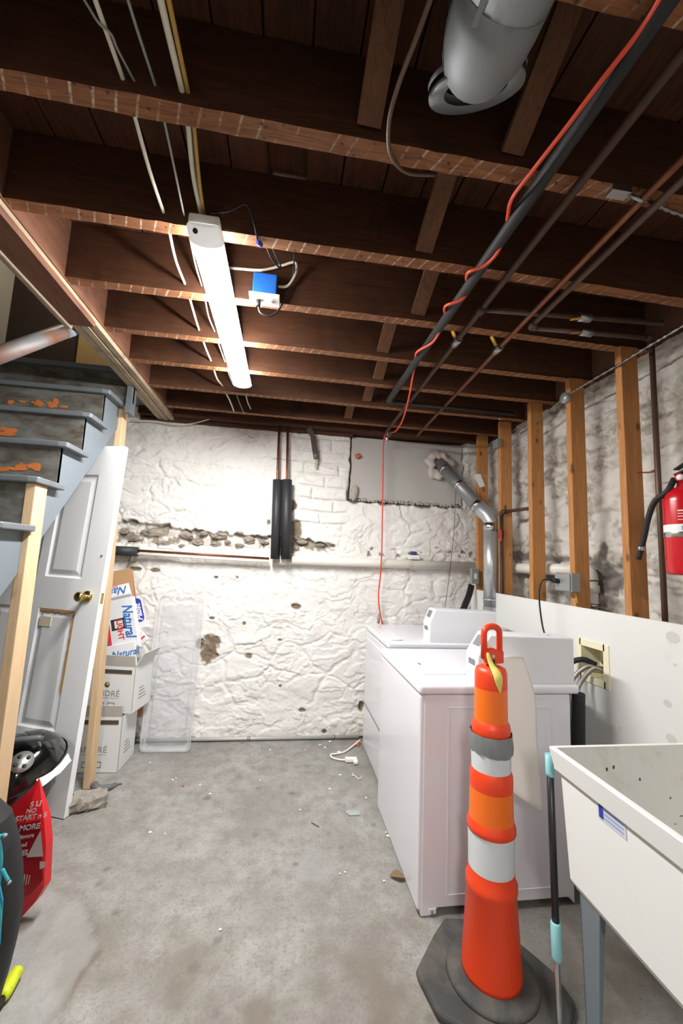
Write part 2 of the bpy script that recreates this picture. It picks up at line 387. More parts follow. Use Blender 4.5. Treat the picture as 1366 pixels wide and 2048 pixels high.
xs = axis_pts(XL-.1, XR+.1, -1.4, 1.7, .014, .1); ys = axis_pts(YF-.1, YB+.1, .95, YB+.1, .014, .1)
U, V = np.meshgrid(xs, ys); rag = fbm(U*9, V*9, 211, 4)-.5
crk = [(-1.2, 2.02), (-.92, 1.99), (-.80, 1.95), (-.70, 1.86), (-.65, 1.79), (-.60, 1.71), (-.585, 1.66), (-.595, 1.57), (-.605, 1.50), (-.63, 1.40), (-.60, 1.2)]
dc = segdist(U+rag*.05, V+rag*.05, crk)
stain_shade = .55*sstep(.50, .66, fbm(U*5, V*5, 227, 5))*sstep(2.1, 1.2, V) + .7*sstep(.022, .003, dc)*(.35+.65*sstep(.4,.6,fbm(U*7,V*7,225,3))) + .35*sstep(.52, .68, fbm(U*3, V*3, 221, 4))*sstep(2.6, 1.2, V)  # crack and floor stains; blotches grow toward the camera, painting in light falloff
stain_shade = np.maximum(stain_shade, .6*sstep(.09, .0, YB-V+rag*.1)*sstep(.2, .5, U)); stain_shade = np.maximum(stain_shade, .3*sstep(.05, .0, np.abs(U-.60)+rag*.3)*sstep(2.4, 1.7, V))
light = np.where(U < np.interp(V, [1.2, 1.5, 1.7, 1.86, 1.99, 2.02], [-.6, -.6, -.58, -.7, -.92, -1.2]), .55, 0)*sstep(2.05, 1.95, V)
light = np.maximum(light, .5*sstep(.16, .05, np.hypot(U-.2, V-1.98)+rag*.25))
spots = np.zeros_like(U); rs = np.random.RandomState(5)
for k in range(26):
    sx, sy, sr = rs.uniform(-.7, .6), rs.uniform(1.15, 2.9), rs.uniform(.006, .02); spots = np.maximum(spots, rs.uniform(.3, .7)*sstep(1.3, .6, np.hypot(U-sx, V-sy)/sr+rag*.8))
Z = .004*(fbm(U*2, V*2, 231, 3)-.5) - .006*sstep(.02, 0, dc); Z = Z - Z.max()
floor = tag(gridmesh('floor', np.stack([U, V, Z], -1), np.stack([np.clip(stain_shade, 0, 1), np.clip(light, 0, 1), spots, np.ones_like(U)], -1), m_floor), 'worn grey concrete basement floor with a curved crack', kind='structure')

# ---- ceiling: subfloor planks, joists, bridging, sill
def wood(name, col, var=.35, grain=(2, 26, 26), rough=.7, dark=None, damt=.35, knots=False):
    m, nt, b = newmat(name); c0 = lin(col); v = mapped(nt, grain)
    c = mixc(nt, ramp(nt, noise(nt, v, 3, 6, .65, 1.2), .3, .7), [x*(1-var) for x in c0], [x*(1+var) for x in c0])
    if dark: c = mixc(nt, ramp(nt, noise(nt, mapped(nt, (1, 1, 1)), 4, 5, .6, .8), 1-damt-.1, 1-damt+.15), c, lin(dark))
    if knots:
        vo = nd(nt, 'ShaderNodeTexVoronoi'); vo.inputs['Scale'].default_value = 9; nt.links.new(mapped(nt, (1.3, 1.3, .7)), vo.inputs['Vector'])
        c = mixc(nt, math_(nt, 'MULTIPLY', ramp(nt, vo.outputs['Distance'], .17, .07), .85), c, [x*.22 for x in c0])
    nt.links.new(c, b.inputs['Base Color']); b.inputs['Roughness'].default_value = rough; b.inputs['Specular IOR Level'].default_value = .3
    add_bump(nt, b, noise(nt, v, 6, 5), .25, .003); return m
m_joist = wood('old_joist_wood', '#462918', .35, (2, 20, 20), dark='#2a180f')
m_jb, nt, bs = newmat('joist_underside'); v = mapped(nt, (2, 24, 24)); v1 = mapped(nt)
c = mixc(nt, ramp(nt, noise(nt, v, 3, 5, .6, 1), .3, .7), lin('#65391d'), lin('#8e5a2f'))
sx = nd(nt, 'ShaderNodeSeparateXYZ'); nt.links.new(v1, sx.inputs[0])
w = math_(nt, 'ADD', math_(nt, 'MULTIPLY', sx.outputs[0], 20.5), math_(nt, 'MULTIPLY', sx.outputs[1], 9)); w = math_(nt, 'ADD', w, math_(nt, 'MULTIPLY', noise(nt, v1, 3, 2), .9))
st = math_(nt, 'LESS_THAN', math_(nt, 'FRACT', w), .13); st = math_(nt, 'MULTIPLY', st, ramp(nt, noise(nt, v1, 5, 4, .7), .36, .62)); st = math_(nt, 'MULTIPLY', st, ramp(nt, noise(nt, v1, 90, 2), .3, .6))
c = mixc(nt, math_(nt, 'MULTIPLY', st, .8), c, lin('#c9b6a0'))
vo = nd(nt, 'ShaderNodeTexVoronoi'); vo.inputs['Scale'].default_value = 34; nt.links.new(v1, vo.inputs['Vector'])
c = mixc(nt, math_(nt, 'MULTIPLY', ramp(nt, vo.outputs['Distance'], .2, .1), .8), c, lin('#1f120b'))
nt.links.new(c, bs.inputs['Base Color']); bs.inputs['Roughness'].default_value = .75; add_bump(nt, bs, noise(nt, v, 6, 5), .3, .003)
m_plank = wood('subfloor_plank', '#4e2d1b', .4, (16, 2, 16), dark='#2a1a13')
b = MB(); b.box((-.95, -2.6, ZS+.03), (XR+.4, YB+.3, ZS+.05)); ceiling = tag(b.build('ceiling', m_plank), 'dark wooden basement ceiling of open joists and subfloor planks', kind='structure')
rs = random.Random(11); x = -.95; k = 0
while x < XR+.3:
    w = rs.uniform(.125, .15)
    y0 = -2.6; segs = [(-2.6, 3.4)]
    if abs(x-(-.14)) < .075: segs = [(-2.6, .93), (1.5, 3.4)]       # one board missing above the second joist bay
    for a, e in segs:
        b = MB(); dz = rs.uniform(0, .006); b.box((x+.003, a, ZS+dz), (x+w-.003, e, ZS+.028)); b.build('plank', m_plank, ceiling)
    x += w; k += 1
JY = [-.93, -.56, -.20, .165, .53, .894, 1.268, 1.623, 1.973, 2.294, 2.641, 3.011]   # near lower edges
for i, y in enumerate(JY):
    w = .048 if y > 1 else .052; b = MB(); n = 60; rs = random.Random(i)
    x0, x1 = -.945, XR+.14; J = [rs.uniform(-.0012, .0012) for _ in range(n+1)]; J2 = [rs.uniform(-.0012, .0012) for _ in range(n+1)]
    vs = []
    for k in range(n+1):
        xx = x0+(x1-x0)*k/n; sk = (fsk := .004*math.sin(k*.13+i))
        vs += [(xx, y+sk+J[k], ZJ+J2[k]), (xx, y+w+sk+J2[k], ZJ+J[k]), (xx, y+w+sk, ZS), (xx, y+sk, ZS)]
    fs = []; mi = []
    for k in range(n):
        o = k*4
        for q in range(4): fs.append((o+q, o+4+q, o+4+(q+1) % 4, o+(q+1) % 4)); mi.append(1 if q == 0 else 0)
    fs += [(0, 1, 2, 3), (n*4+3, n*4+2, n*4+1, n*4)]; mi += [0, 0]
    b.v = [Vector(p) for p in vs]; b.f = fs; b.mi = mi; b.sm = [False]*len(fs)
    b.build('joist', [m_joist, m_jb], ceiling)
m_brace = wood('bridging_wood', '#66442d', .35, (24, 3, 24), dark='#3e271a')
for X, i in ((.15, 4), (.545, 4), (.43, 5), (.53, 6), (.455, 7), (.505, 8), (.505, 9), (.43, 10)):
    ya, yb = JY[i+1], JY[i]+.05; b = MB(); b.bar((X, ya-.004, ZJ+.03), (X+.012, yb+.004, ZS-.03), .062, .018); b.build('bridging_strip', m_brace, ceiling)
b = MB(); b.box((-1.2, YB-.10, 2.47), (XR+.2, YB+.2, ZS)); b.build('sill_beam', m_joist, ceiling)
b = MB(); b.box((XR-.06, -2.6, 2.485), (XR+.2, YB-.1, ZS)); b.build('sill_beam', m_joist, ceiling)
b = MB(); b.box((-1.2, YB-.04, 2.44), (.52, YB+.05, 2.465)); b.build('sill_plate', m_joist, ceiling)

# ---- built-up girder beside the stairwell: three plies, the near part covered by a brown board
m_beam = wood('girder_wood', '#6b4634', .35, (24, 2, 24), dark='#3c271d'); m_ply = wood('pale_girder_edge', '#a08e76', .3, (26, 3, 26), dark='#6d5d4b')
girder = tag(bpy.data.objects.new('trim_1', None), 'built-up timber girder along the open stairwell', kind='structure'); COL.objects.link(girder); ORG['trim_1'] = Vector((0, 0, 0))
for k in range(3):
    b = MB(); b.box((-1.066+.043*k, -2.6, 2.45-.003*(k % 2)), (-1.066+.043*k+.036, YB-.02, ZS+.05)); b.build('ply', [m_ply], girder, bevel=.003)
b = MB(); b.box((-.948, -2.6, 2.475), (-.938, YB-.02, ZS)); b.build('girder_face', m_beam, girder)
b = MB(); b.box((-1.046, -2.6, 2.425), (-.938, 1.90, 2.452)); b.build('cover_board', m_beam, girder, bevel=.002)
b = MB(); b.box((-1.078, -2.6, 2.418), (-1.047, 1.93, 2.46)); b.build('edge_strip', M('pale_edge_strip', '#8d7a68', .6, var=.3, scale=20, stretch=(8, 1, 8)), girder, bevel=.008, seg=3)

# ---- stairwell above and beyond the girder
m_dark = M('dark_stairwell_wood', '#2e2019', .8, var=.3, scale=6)
b = MB(); b.box((XL, YB+.05, 2.3), (-1.0, YB+.15, 4.4)); tag(b.build('wall_stairwell', m_dark), kind='structure')
b = MB(); b.box((XL-.2, -2.6, 4.4), (-.9, YB+.2, 4.5)); b.box((-1.0, -2.6, ZS+.05), (-.93, YB+.2, 4.4)); b.box((XL-.2, YF-.1, 2.7), (-.93, YF, 4.4)); tag(b.build('ceiling_stairwell', m_dark), kind='structure')
b = MB(); b.box((-1.72, YB-.04, 2.60), (-1.10, YB, 3.5)); tag(b.build('wall_landing', M('tan_wallboard', '#a98d5f', .8, var=.06)), 'tan wallboard at the head of the stairs', kind='structure')

# ---- wooden studs in front of the right wall
m_stud = wood('orange_pine', '#b37c49', .22, (20, 20, 2), .6, knots=True)
for y in (1.265, 1.633, 1.982, 2.349, 2.72, 3.07):
    b = MB(); b.box((1.545, y-.019, .0), (1.634, y+.019, ZJ)); b.build('stud', m_stud, wall_right, bevel=.003)

# ================================================================== LIGHT FIXTURE
m_white = M('white_plastic', '#e9e9e6', .35, var=.03)
m_black = M('black_rubber', '#18181a', .6, var=.2, scale=30)
m_chrome = M('polished_metal', '#c9c9c9', .22, 1., var=.06)
m_steel = M('zinc_steel', '#a9abad', .38, 1., var=.12, scale=14)
m_copper = M('aged_copper', '#84543c', .45, .75, var=.35, scale=12, dirt='#4c2f22', damt=.35, dscale=8)
m_iron = M('brown_iron_pipe', '#4a3428', .6, .35, var=.3, scale=15)
def half(y, w, h, z, n=14):
    return [Vector((-.318+math.cos(math.pi+math.pi*k/n)*w/2, y, z+math.sin(math.pi+math.pi*k/n)*h)) for k in range(n+1)]
def loft(b, rings, mi=0, cap0=True, cap1=True):
    n = len(rings[0]); vs = [p for r in rings for p in r]
    fs = [(i*n+k, i*n+k+1, (i+1)*n+k+1, (i+1)*n+k) for i in range(len(rings)-1) for k in range(n-1)]
    b.add(vs, fs, mi, True)
    if cap0: b.add(rings[0], [list(range(n))], mi)
    if cap1: b.add(rings[-1], [list(range(n-1, -1, -1))], mi)
def glow_mat(name, strength):
    m, nt, bs = newmat(name); bs.inputs['Base Color'].default_value = (.9, .9, .9, 1); bs.inputs['Emission Color'].default_value = (*LAMP_COLOR, 1); bs.inputs['Emission Strength'].default_value = strength; return m
def shop_light(y0, label, strength, h):
    y1 = y0+1.218; lamp = thing('shop_light', (-.318, y0+.6, 2.475), label, 'ceiling light', 'tube shop lights')
    b = MB(); b.box((-.366, y0+.004, 2.440), (-.270, y1-.004, 2.479)); b.build('housing', m_white, lamp, bevel=.006)
    b = MB(); loft(b, [half(y, .108, h, 2.440) for y in (y0+.073, y0+.4, y0+.7, y0+1.0, y1-.022)]); b.build('diffuser', glow_mat('lit_diffuser', strength), lamp)
    m_cap = glow_mat('frosted_lit_cap', .28)
    for e0, em, en, e1 in ((y0, y0+.010, y0+.034, y0+.073), (y1, y1-.004, y1-.012, y1-.022)):
        b = MB(); loft(b, [half(e0, .086, h*.55, 2.4403), half(em, .104, h*.85, 2.4403), half(en, .113, h+.002, 2.4403), half(e1, .113, h+.002, 2.4403)]); b.build('end_cap', m_cap, lamp)
    b = MB(); b.lathe([(0, 0), (.008, 0), (.008, .004), (0, .004)], zframe((-.342, y0+.012, 2.440-h*.80), (0, -.6, -.8)), 12); b.build('cord_knockout', m_black, lamp)
    return lamp
shop_light(1.208, 'long glowing white tube shop light screwed under the joists', LAMP_STRENGTH, .022)
shop_light(-2.42, 'second tube shop light further along the joists behind the camera', LAMP2_STRENGTH, .012)

# ================================================================== STAIRS
m_tread = M('grey_stair_paint', '#62676c', .5, var=.1, scale=10, dirt='#5c5a55', damt=.35, dscale=9)
m_riser = M('worn_riser_paint', '#696a66', .65, var=.3, scale=14, dirt='#473f34', damt=.5, dscale=6, stretch=(1, 1, 2.2))
m_rust = M('orange_worn_wood', '#b8682c', .7, var=.3, scale=30)
stair = thing('staircase', (-1.6, 2.1, 0), 'grey painted wooden staircase with scuffed risers climbing toward the back wall', 'stairs')
noses = [(1.115, .855), (1.305, 1.065), (1.495, 1.277), (1.683, 1.490), (1.872, 1.703), (2.063, 1.914), (2.250, 2.132), (2.435, 2.343)]   # (y of nose, z of tread top)
XS = -1.12
for i, (y, z) in enumerate(noses):
    b = MB(); b.prism([(XS, y, 0), (XS+.035, y+.008, 0), (XS+.04, y+.02, 0), (XS+.04, y+.225, 0), (-2.22, y+.225, 0), (-2.22, y, 0)], (0, 0, .028)); 
    for p in b.v: p.z += z-.028
    b.build('tread', m_tread, stair, bevel=.006)
    zt = noses[i+1][1]-.028 if i+1 < len(noses) else 2.53
    b = MB(); yr = (noses[i+1][0] if i+1 < len(noses) else 2.62)+.028
    b.box((-2.22, yr, z), (XS if i < 7 else XS+.09, yr+.02, zt)); r_ = b.build('riser', m_riser, stair)
    if i >= 4 and i < 7:      # paint worn to orange wood low on the risers
        rs = random.Random(20+i); cx = (-1.38, -1.50, -1.50)[i-4]
        for k in range((6, 5, 9)[i-4]):
            b = MB(); x0 = cx + rs.uniform(-.16, .20); zz = z + (.052, .066, .085)[i-4] + rs.uniform(0, .03); w = rs.uniform(.02, .07); h = rs.uniform(.006, .02); n = 11
            k_ = [rs.uniform(.55, 1.2) for q in range(n)]; b.prism([(x0+w*k_[q]*math.cos(2*math.pi*q/n), yr-.0012-.0004*k, zz+h*k_[q]*math.sin(2*math.pi*q/n)) for q in range(n)], (0, .001, 0)); b.build('worn_patch', m_rust, r_)
b = MB(); b.box((-2.22, 2.60, 2.53), (XS+.12, YB-.05, 2.56)); b.build('landing', m_tread, stair, bevel=.006)
b = MB(); b.box((XS+.06, 2.62, 2.27), (XS+.09, 2.70, 2.53)); b.build('fascia_end', m_tread, stair)
poly = [(2.72, 2.27), (2.62, 2.36)]
for y, z in noses[::-1]: poly += [(y+.048 if False else y+.03+.19, z-.028), (y+.03, z-.028)]
poly += [(1.03, .60), (1.10, .42)]
low = [(1.80, 1.19), (1.904, 1.296), (2.133, 1.557), (2.35, 1.803), (2.572, 2.053), (2.72, 2.21)]
b = MB(); b.prism([(XS, y, z) for y, z in poly+low], (-.04, 0, 0)); b.build('stringer', M('blue_grey_stringer', '#6b737a', .5, var=.06, scale=6), stair)
b = MB(); b.prism([(-2.18, y, z) for y, z in poly+low], (-.04, 0, 0)); b.build('stringer', MATS['blue_grey_stringer'], stair)
b = MB(); b.box((-2.2, .95, 0), (XS, .99, .6)); b.build('lower_riser', m_riser, stair)
m_2x4 = wood('new_pine', '#cdb08c', .10, (22, 22, 2), .6, dark='#b8926a', damt=.25)
p1 = thing('wooden_post', (-1.12, 1.94, 0), 'near bare pine post propping the stair tread by the charcoal grill', 'post', 'pine posts under the stairs')
b = MB(); b.box((-1.137, 1.895, 0), (-1.097, 1.984, 1.674)); b.build('timber', m_2x4, p1, bevel=.003)
p2 = thing('wooden_post', (-1.07, 2.72, 0), 'far bare pine post between the leaning door and the stacked boxes', 'post', 'pine posts under the stairs')
b = MB(); b.bar((-1.072, 2.722, 0), (-1.118, 2.722, 2.385), .040, .075, up=(0, 1, 0)); b.build('timber', m_2x4, p2, bevel=.003)
rail = thing('handrail', (-1.2, 1.9, 2.35), 'round worn stair handrail meeting the girder, rust and grey paint', 'handrail')
m_rail = M('worn_rail', '#6a4028', .55, .1, var=.3, scale=9, dirt='#676a6d', damt=.52, dscale=4)
a = Vector((-1.10, 2.05, 2.50)); e = at(-60, 731, X=-1.22); b = MB(); b.tube([a, e], .034, 16); b.build('rail', m_rail, rail)
b = MB(); b.tube([a+(a-e).normalized()*.01, a-(a-e).normalized()*.10], .035, 16); b.build('painted_end', M('blue_grey_end', '#777e85', .5), rail)

# ================================================================== LEANING DOOR
br = Vector((-1.053, 2.408, 0.004)); up = (Vector((-.993, 2.5, 2.012))-br).normalized()
dl = Vector((-math.cos(math.radians(20)), math.sin(math.radians(20)), 0)); dl = (dl-up*dl.dot(up)).normalized(); dn = up.cross(dl)   # dn: into the room
if dn.y > 0: dn = -dn
DM = Matrix(((-dl.x, -dn.x, up.x, br.x), (-dl.y, -dn.y, up.y, br.y), (-dl.z, -dn.z, up.z, br.z), (0, 0, 0, 1)))    # x: right, y: back, z: up ; door spans x -0.86..0
door = thing('panel_door', br, 'white panelled interior door leaning under the stairs with brass knob', 'door')
m_door = M('white_door_paint', '#eceef0', .4, var=.03, scale=3, dirt='#c9c6bd', damt=.25, dscale=3)
def dbox(b, x0, x1, z0, z1, y0, y1, mi=0): b.box((x0, y0, z0), (x1, y1, z1), mi, DM)
DW, DH = .86, 2.02
cols = ((-.40, -.145), (-.715, -.46)); rows = ((.40, 1.04), (1.22, 1.84))
b = MB(); dbox(b, -DW, 0, 0, DH, .010, .036); b.build('core', m_door, door, bevel=.002)
b = MB()
for x0, x1 in ((-.145, 0), (-.46, -.40), (-DW, -.715)): dbox(b, x0, x1, 0, DH, 0, .0105)
for z0, z1 in ((0, .40), (1.04, 1.22), (1.84, DH)):
    for x0, x1 in cols: dbox(b, x0, x1, z0, z1, 0, .0105)
b.build('frame', m_door, door)
for ci, (x0, x1) in enumerate(cols):
    for ri, (z0, z1) in enumerate(rows):
        b = MB(); o = .012; q = .045; R = []
        for dd, yy in ((0, 0.0), (o, .0085), (o+.008, .0085), (q, .002)):
            R.append([DM @ Vector(p) for p in ((x0+dd, yy, z0+dd), (x1-dd, yy, z0+dd), (x1-dd, yy, z1-dd), (x0+dd, yy, z1-dd))])
        for i in range(3): b.add(R[i]+R[i+1], [(k, (k+1) % 4, 4+(k+1) % 4, 4+k) for k in range(4)])
        b.add(R[3], [(0, 1, 2, 3)]); pn = b.build('raised_panel', m_door, door)
        if ci == 0 and ri == 0:
            b = MB(); rs = random.Random(3)
            for k in range(16):      # rusty staining along the moulding
                x = x0+.012+(x1-x0-.024)*k/16; b.box((x, -.0004, z1-.012-rs.uniform(0, .008)), (x+(x1-x0)/16, .006, z1-.001), 0, DM)
            for k in range(22):
                z = z1-.02-k*.019; b.box((x1-.010-rs.uniform(0, .006), -.0004, z-.019), (x1-.001, .006, z), 0, DM)
            b.build('rust_stain', M('rust_stain', '#b58b55', .8, var=.35, scale=40), pn)
            b = MB(); b.box((x0+.02, -.001, z1-.10), (x0+.10, .003, z1-.045), 0, DM); b.build('torn_sticker', M('old_paper', '#d6cdb4', .8, var=.12, scale=30), pn)
b = MB(); k0 = DM @ Vector((-.082, -.012, 1.125)); kn = -Vector((DM[0][1], DM[1][1], DM[2][1]))
m_brass = M('brass', '#c9b06a', .22, 1., var=.08)
kz = zframe(DM @ Vector((-.082, 0, 1.125)), kn); kb = MB(); kb.lathe([(.033, 0), (.033, .006), (.026, .012), (.012, .016), (.011, .034), (.018, .042), (.027, .055), (.027, .066), (.018, .074), (0, .076)], kz, 28)
kb.build('knob', m_brass, door)
b = MB(); dbox(b, -.002, .0012, 1.09, 1.15, .008, .028); b.build('latch_plate', m_brass, door)
b = MB(); b.lathe([(.007, 0), (.006, .004), (0, .005)], zframe(DM @ Vector((-.03, 0, 1.36)), kn), 10); b.build('rust_spot', m_rust, door)

# ================================================================== BOXES AND CARTONS
m_box = M('white_carton', '#d8d9d8', .6, var=.04, scale=5); m_kraft = M('kraft_cardboard', '#b58d68', .75, var=.08, scale=12)
m_ink = M('black_ink', '#2a2928', .6); m_grey_ink = M('grey_ink', '#8d8d8b', .6); m_band = M('dark_band', '#4a4542', .5); m_gold = M('gold_print', '#b98a3c', .45, .2)
def wine_box(o, w, d, h, rot, label, flapside):
    t = thing('wine_box', o, label, 'box', 'white wine boxes'); R = Matrix.Translation(o) @ Matrix.Rotation(rot, 4, 'Z')
    th = .004     # origin at the front right foot: x to the left is negative, y goes back
    b = MB()
    for lo, hi in (((-w, 0, 0), (0, d, th)), ((-w, 0, 0), (0, th, h)), ((-w, d-th, 0), (0, d, h)), ((-w, 0, 0), (-w+th, d, h)), ((-th, 0, 0), (0, d, h))): b.box(lo, hi, 0, R)
    b.build('body', m_box, t)
    b = MB(); fa = math.radians(-4); b.box((-w+.004, 0, 0), (-.004, .004, .075), 0, R @ Matrix.Translation((0, 0, h)) @ Matrix.Rotation(math.radians(12), 4, 'X')); b.build('front_flap', M('carton_inside', '#bdb9b2', .7), t)
    if flapside:
        b = MB(); b.box((-.004, .004, 0), (0, d-.004, .10), 0, R @ Matrix.Translation((0, 0, h)) @ Matrix.Rotation(math.radians(28), 4, 'Y')); b.build('side_flap', m_box, t)
    X = R.to_3x3() @ Vector((1, 0, 0)); Z = Vector((0, 0, 1)); F = R @ Vector((-w/2, -.0012, 0)); N = R.to_3x3() @ Vector((0, -1, 0))
    b = MB(); b.box((-w+.002, -.001, h-.045), (-.022, 0, h-.020), 0, R); b.build('print_band', m_band, t)
    b = MB(); b.box((-w+.002, -.001, h-.049), (-.022, 0, h-.0465), 0, R); b.build('gold_line', m_gold, t)
    lettering('ANDRÉ', R @ Vector((-w*.5, -.001, h*.36)), X, Z, .052, m_grey_ink, t, align='CENTER', sx=1.05)
    b = MB(); b.box((-w*.5-.085, -.001, h*.32), (-w*.5+.085, 0, h*.324), 0, R); b.build('print_line', m_grey_ink, t)
    b = MB(); b.lathe([(0, 0), (.017, 0), (.017, .001), (0, .001)], R @ Matrix.Translation((-w*.5, 0, h*.60)) @ Matrix.Rotation(math.pi/2, 4, 'X'), 20); e = b.build('emblem', m_band, t)
    b = MB(); b.lathe([(0, 0), (.012, 0), (.012, .0016), (0, .0016)], R @ Matrix.Translation((-w*.5, 0, h*.60)) @ Matrix.Rotation(math.pi/2, 4, 'X'), 20); b.build('emblem_disc', m_gold, e)
    for x0 in (-w*.5-.055, -w*.5+.015):
        b = MB()
        for q in ((x0, x0+.045, .030, .0325), (x0, x0+.045, .063, .0655), (x0, x0+.0025, .03, .065), (x0+.0425, x0+.045, .03, .065)): b.box((q[0], -.001, q[2]), (q[1], 0, q[3]), 0, R)
        b.build('handling_mark', m_ink, t)
    b = MB()
    for k in range(4): b.box((0, .07, h*.25+k*.022), (.001, .07+.10-.015*k, h*.25+k*.022+.007), 0, R)
    b.build('side_print', m_grey_ink, t)
    return t
wine_box(Vector((-.968, 2.86, 0.0)), .33, .24, .335, math.radians(-3), 'white wine box standing on the floor, bottom of its stack', False)
wine_box(Vector((-.930, 2.895, .338)), .36, .24, .295, math.radians(-10), 'open white wine box holding beer cartons, on top of its stack', True)
m_natw = M('silver_white_carton', '#dcdde0', .4, var=.05); m_blue = M('blue_print', '#2f6db5', .45); m_red = M('red_print', '#d33a3c', .45); m_navy = M('navy_print', '#2c3aa0', .45); m_silver = M('grey_print', '#9b9ca0', .4)
# main carton: lies turned, front face toward the room
tl, tr_, b_r, bl = at(196, 1208, Y=3.03), at(268, 1192, Y=3.00), at(278, 1290, Y=2.985), at(205, 1312, Y=3.01)
ex = (tr_-tl).normalized(); ey = (tl-bl); ey = (ey-ex*ey.dot(ex)).normalized(); W_, H_ = (tr_-tl).length, (tl-bl).length; nn = ex.cross(ey)
def carton(name, o, x, y, w, h, d, label, mat):
    t = thing(name, o, label, 'carton', 'empty beer cartons'); x = Vector(x).normalized(); y = (Vector(y)-x*Vector(y).dot(x)).normalized(); z = x.cross(y)
    R = Matrix(((x.x, y.x, z.x, o[0]), (x.y, y.y, z.y, o[1]), (x.z, y.z, z.z, o[2]), (0, 0, 0, 1)))
    b = MB(); b.box((0, 0, -d), (w, h, 0), 0, R); b.build('body', mat, t, bevel=.003); return t, R, x, y
t, R, x, y = carton('beer_carton', bl, ex, ey, W_, H_, .045, 'silver and white beer carton with a dark hand hole, in the open box', m_natw)
lettering('Natural', R @ Vector((W_-.075, H_-.045, .0006)), -y, x, .098, m_blue, t, shear=.25, sx=.74, bold=.0022)
lettering('LIGHT', R @ Vector((W_-.125, H_-.135, .0012)), -y, x, .052, m_red, t, sx=.95, bold=.0015)
b = MB()
for x0 in (W_-.165, W_-.085):
    b.box((x0, H_*.42, 0), (x0+.022, H_*.42+.075, .0008), 0, R)
b.box((W_-.165, H_*.42, 0), (W_-.063, H_*.42+.012, .0008), 0, R); b.box((W_-.165, H_*.42+.063, 0), (W_-.063, H_*.42+.075, .0008), 0, R)
b.build('hand_hole', M('hole_dark', '#3a2c22', .8), t)
b = MB(); b.box((.0, 0, 0), (W_-.20, H_*.95, .0007), 0, R); b.build('blue_stripe', m_blue, t)
b = MB(); b.box((W_-.20, .01, 0), (W_-.178, H_*.95, .0009), 0, R); b.build('red_stripe', m_red, t)
b = MB(); b.box((0, 0, 0), (W_, .018, .001), 0, R); b.build('grey_fold', m_silver, t)
# its folded top flap
o = bl+ey*H_; fx = at(224, 1194, Y=2.88); fw = (at(267, 1187, Y=2.88)-at(196, 1199, Y=2.88))
b = MB(); b.prism([R @ Vector((0, H_, -.001)), R @ Vector((W_, H_, -.001)), R @ Vector((W_-.025, H_+.10, -.03)), R @ Vector((0, H_+.10, -.03))], nn*-.004); fl = b.build('top_flap', m_natw, t)
b = MB(); b.prism([R @ Vector((0, H_+.003, -.0012)), R @ Vector((W_-.002, H_+.003, -.0012)), R @ Vector((W_-.006, H_+.022, -.0065)), R @ Vector((0, H_+.022, -.0065))], nn*.001); b.build('grey_fold', m_silver, fl)
fu = (R @ Vector((W_-.02, H_+.1, -.03)) - R @ Vector((W_-.02, H_, -.001)))
lettering('Natural', R @ Vector((W_-.035, H_+.083, -.023)), -x, -fu, .075, m_blue, fl, shear=.25, bold=.001)
lettering('LIGHT', R @ Vector((W_-.10, H_+.098, -.028)), -x, -fu, .034, m_red, fl, bold=.0005)
# second carton below it, slipped into the box
o2 = at(203, 1345, Y=2.985); x2 = at(278, 1330, Y=2.945)-o2
t, R2, x, y = carton('beer_carton', o2, x2, (0, .1, 1), .24, .16, .015, 'lower beer carton with slanted blue lettering, mostly inside the open box', m_natw)
lettering('Natural', R2 @ Vector((.07, .075, .0006)), x, y, .062, m_blue, t, shear=.3, bold=.001); lettering('LIGHT', R2 @ Vector((.15, .035, .0006)), x, y, .032, m_red, t, bold=.0005)
# blue oval carton behind, right
o3 = at(262, 1262, Y=3.075)
t, R3, x, y = carton('beer_carton', o3, at(285, 1256, Y=3.075)-o3, at(278, 1205, Y=3.075)-o3, .105, .21, .03, 'white beer carton with a dark blue oval behind the silver one', m_natw)
b = MB(); n = 24; b.prism([R3 @ Vector((max(0.001, min(.1045, .075+.05*math.cos(2*math.pi*k/n))), .13+.085*math.sin(2*math.pi*k/n), .0004)) for k in range(n)], (0, -.0006, 0)); b.build('blue_oval', m_navy, t)
lettering('Pabst', R3 @ Vector((.092, .055, .0016)), y, -x, .055, m_white, t, shear=.3, bold=.0015)
# white carton with a red edge
o4 = at(272, 1300, Y=3.06)
t, R4, x, y = carton('beer_carton', o4, at(292, 1283, Y=3.06)-o4, at(268, 1250, Y=3.06)-o4, .105, .17, .025, 'tilted white beer carton with a red stripe, rightmost in the open box', m_natw)
b = MB(); b.box((.002, .03, 0), (.103, .042, .0008), 0, R4); b.build('red_stripe', m_red, t); lettering('12 cans', R4 @ Vector((.03, .11, .0006)), x, y, .022, m_silver, t)
t = thing('cardboard_sheet', at(228, 1240, Y=3.12), 'plain brown cardboard sheet rising behind the beer cartons', 'cardboard')
b = MB(); b.prism([at(195, 1290, Y=3.115), at(275, 1290, Y=3.115), at(272, 1195, Y=3.125), at(265, 1139, Y=3.14), at(258, 1137, Y=3.14), at(200, 1147, Y=3.14)], (0, .006, 0)); b.build('sheet', m_kraft, t)
t = thing('cardboard_sheet', at(262, 1430, Y=3.1), 'small brown cardboard piece sticking out beside the wine boxes', 'cardboard')
b = MB(); b.prism([at(235, 1440, Y=3.16), at(284, 1434, Y=3.16), at(288, 1400, Y=3.20), at(235, 1392, Y=3.20)], (0, .006, 0)); b.build('sheet', m_kraft, t)

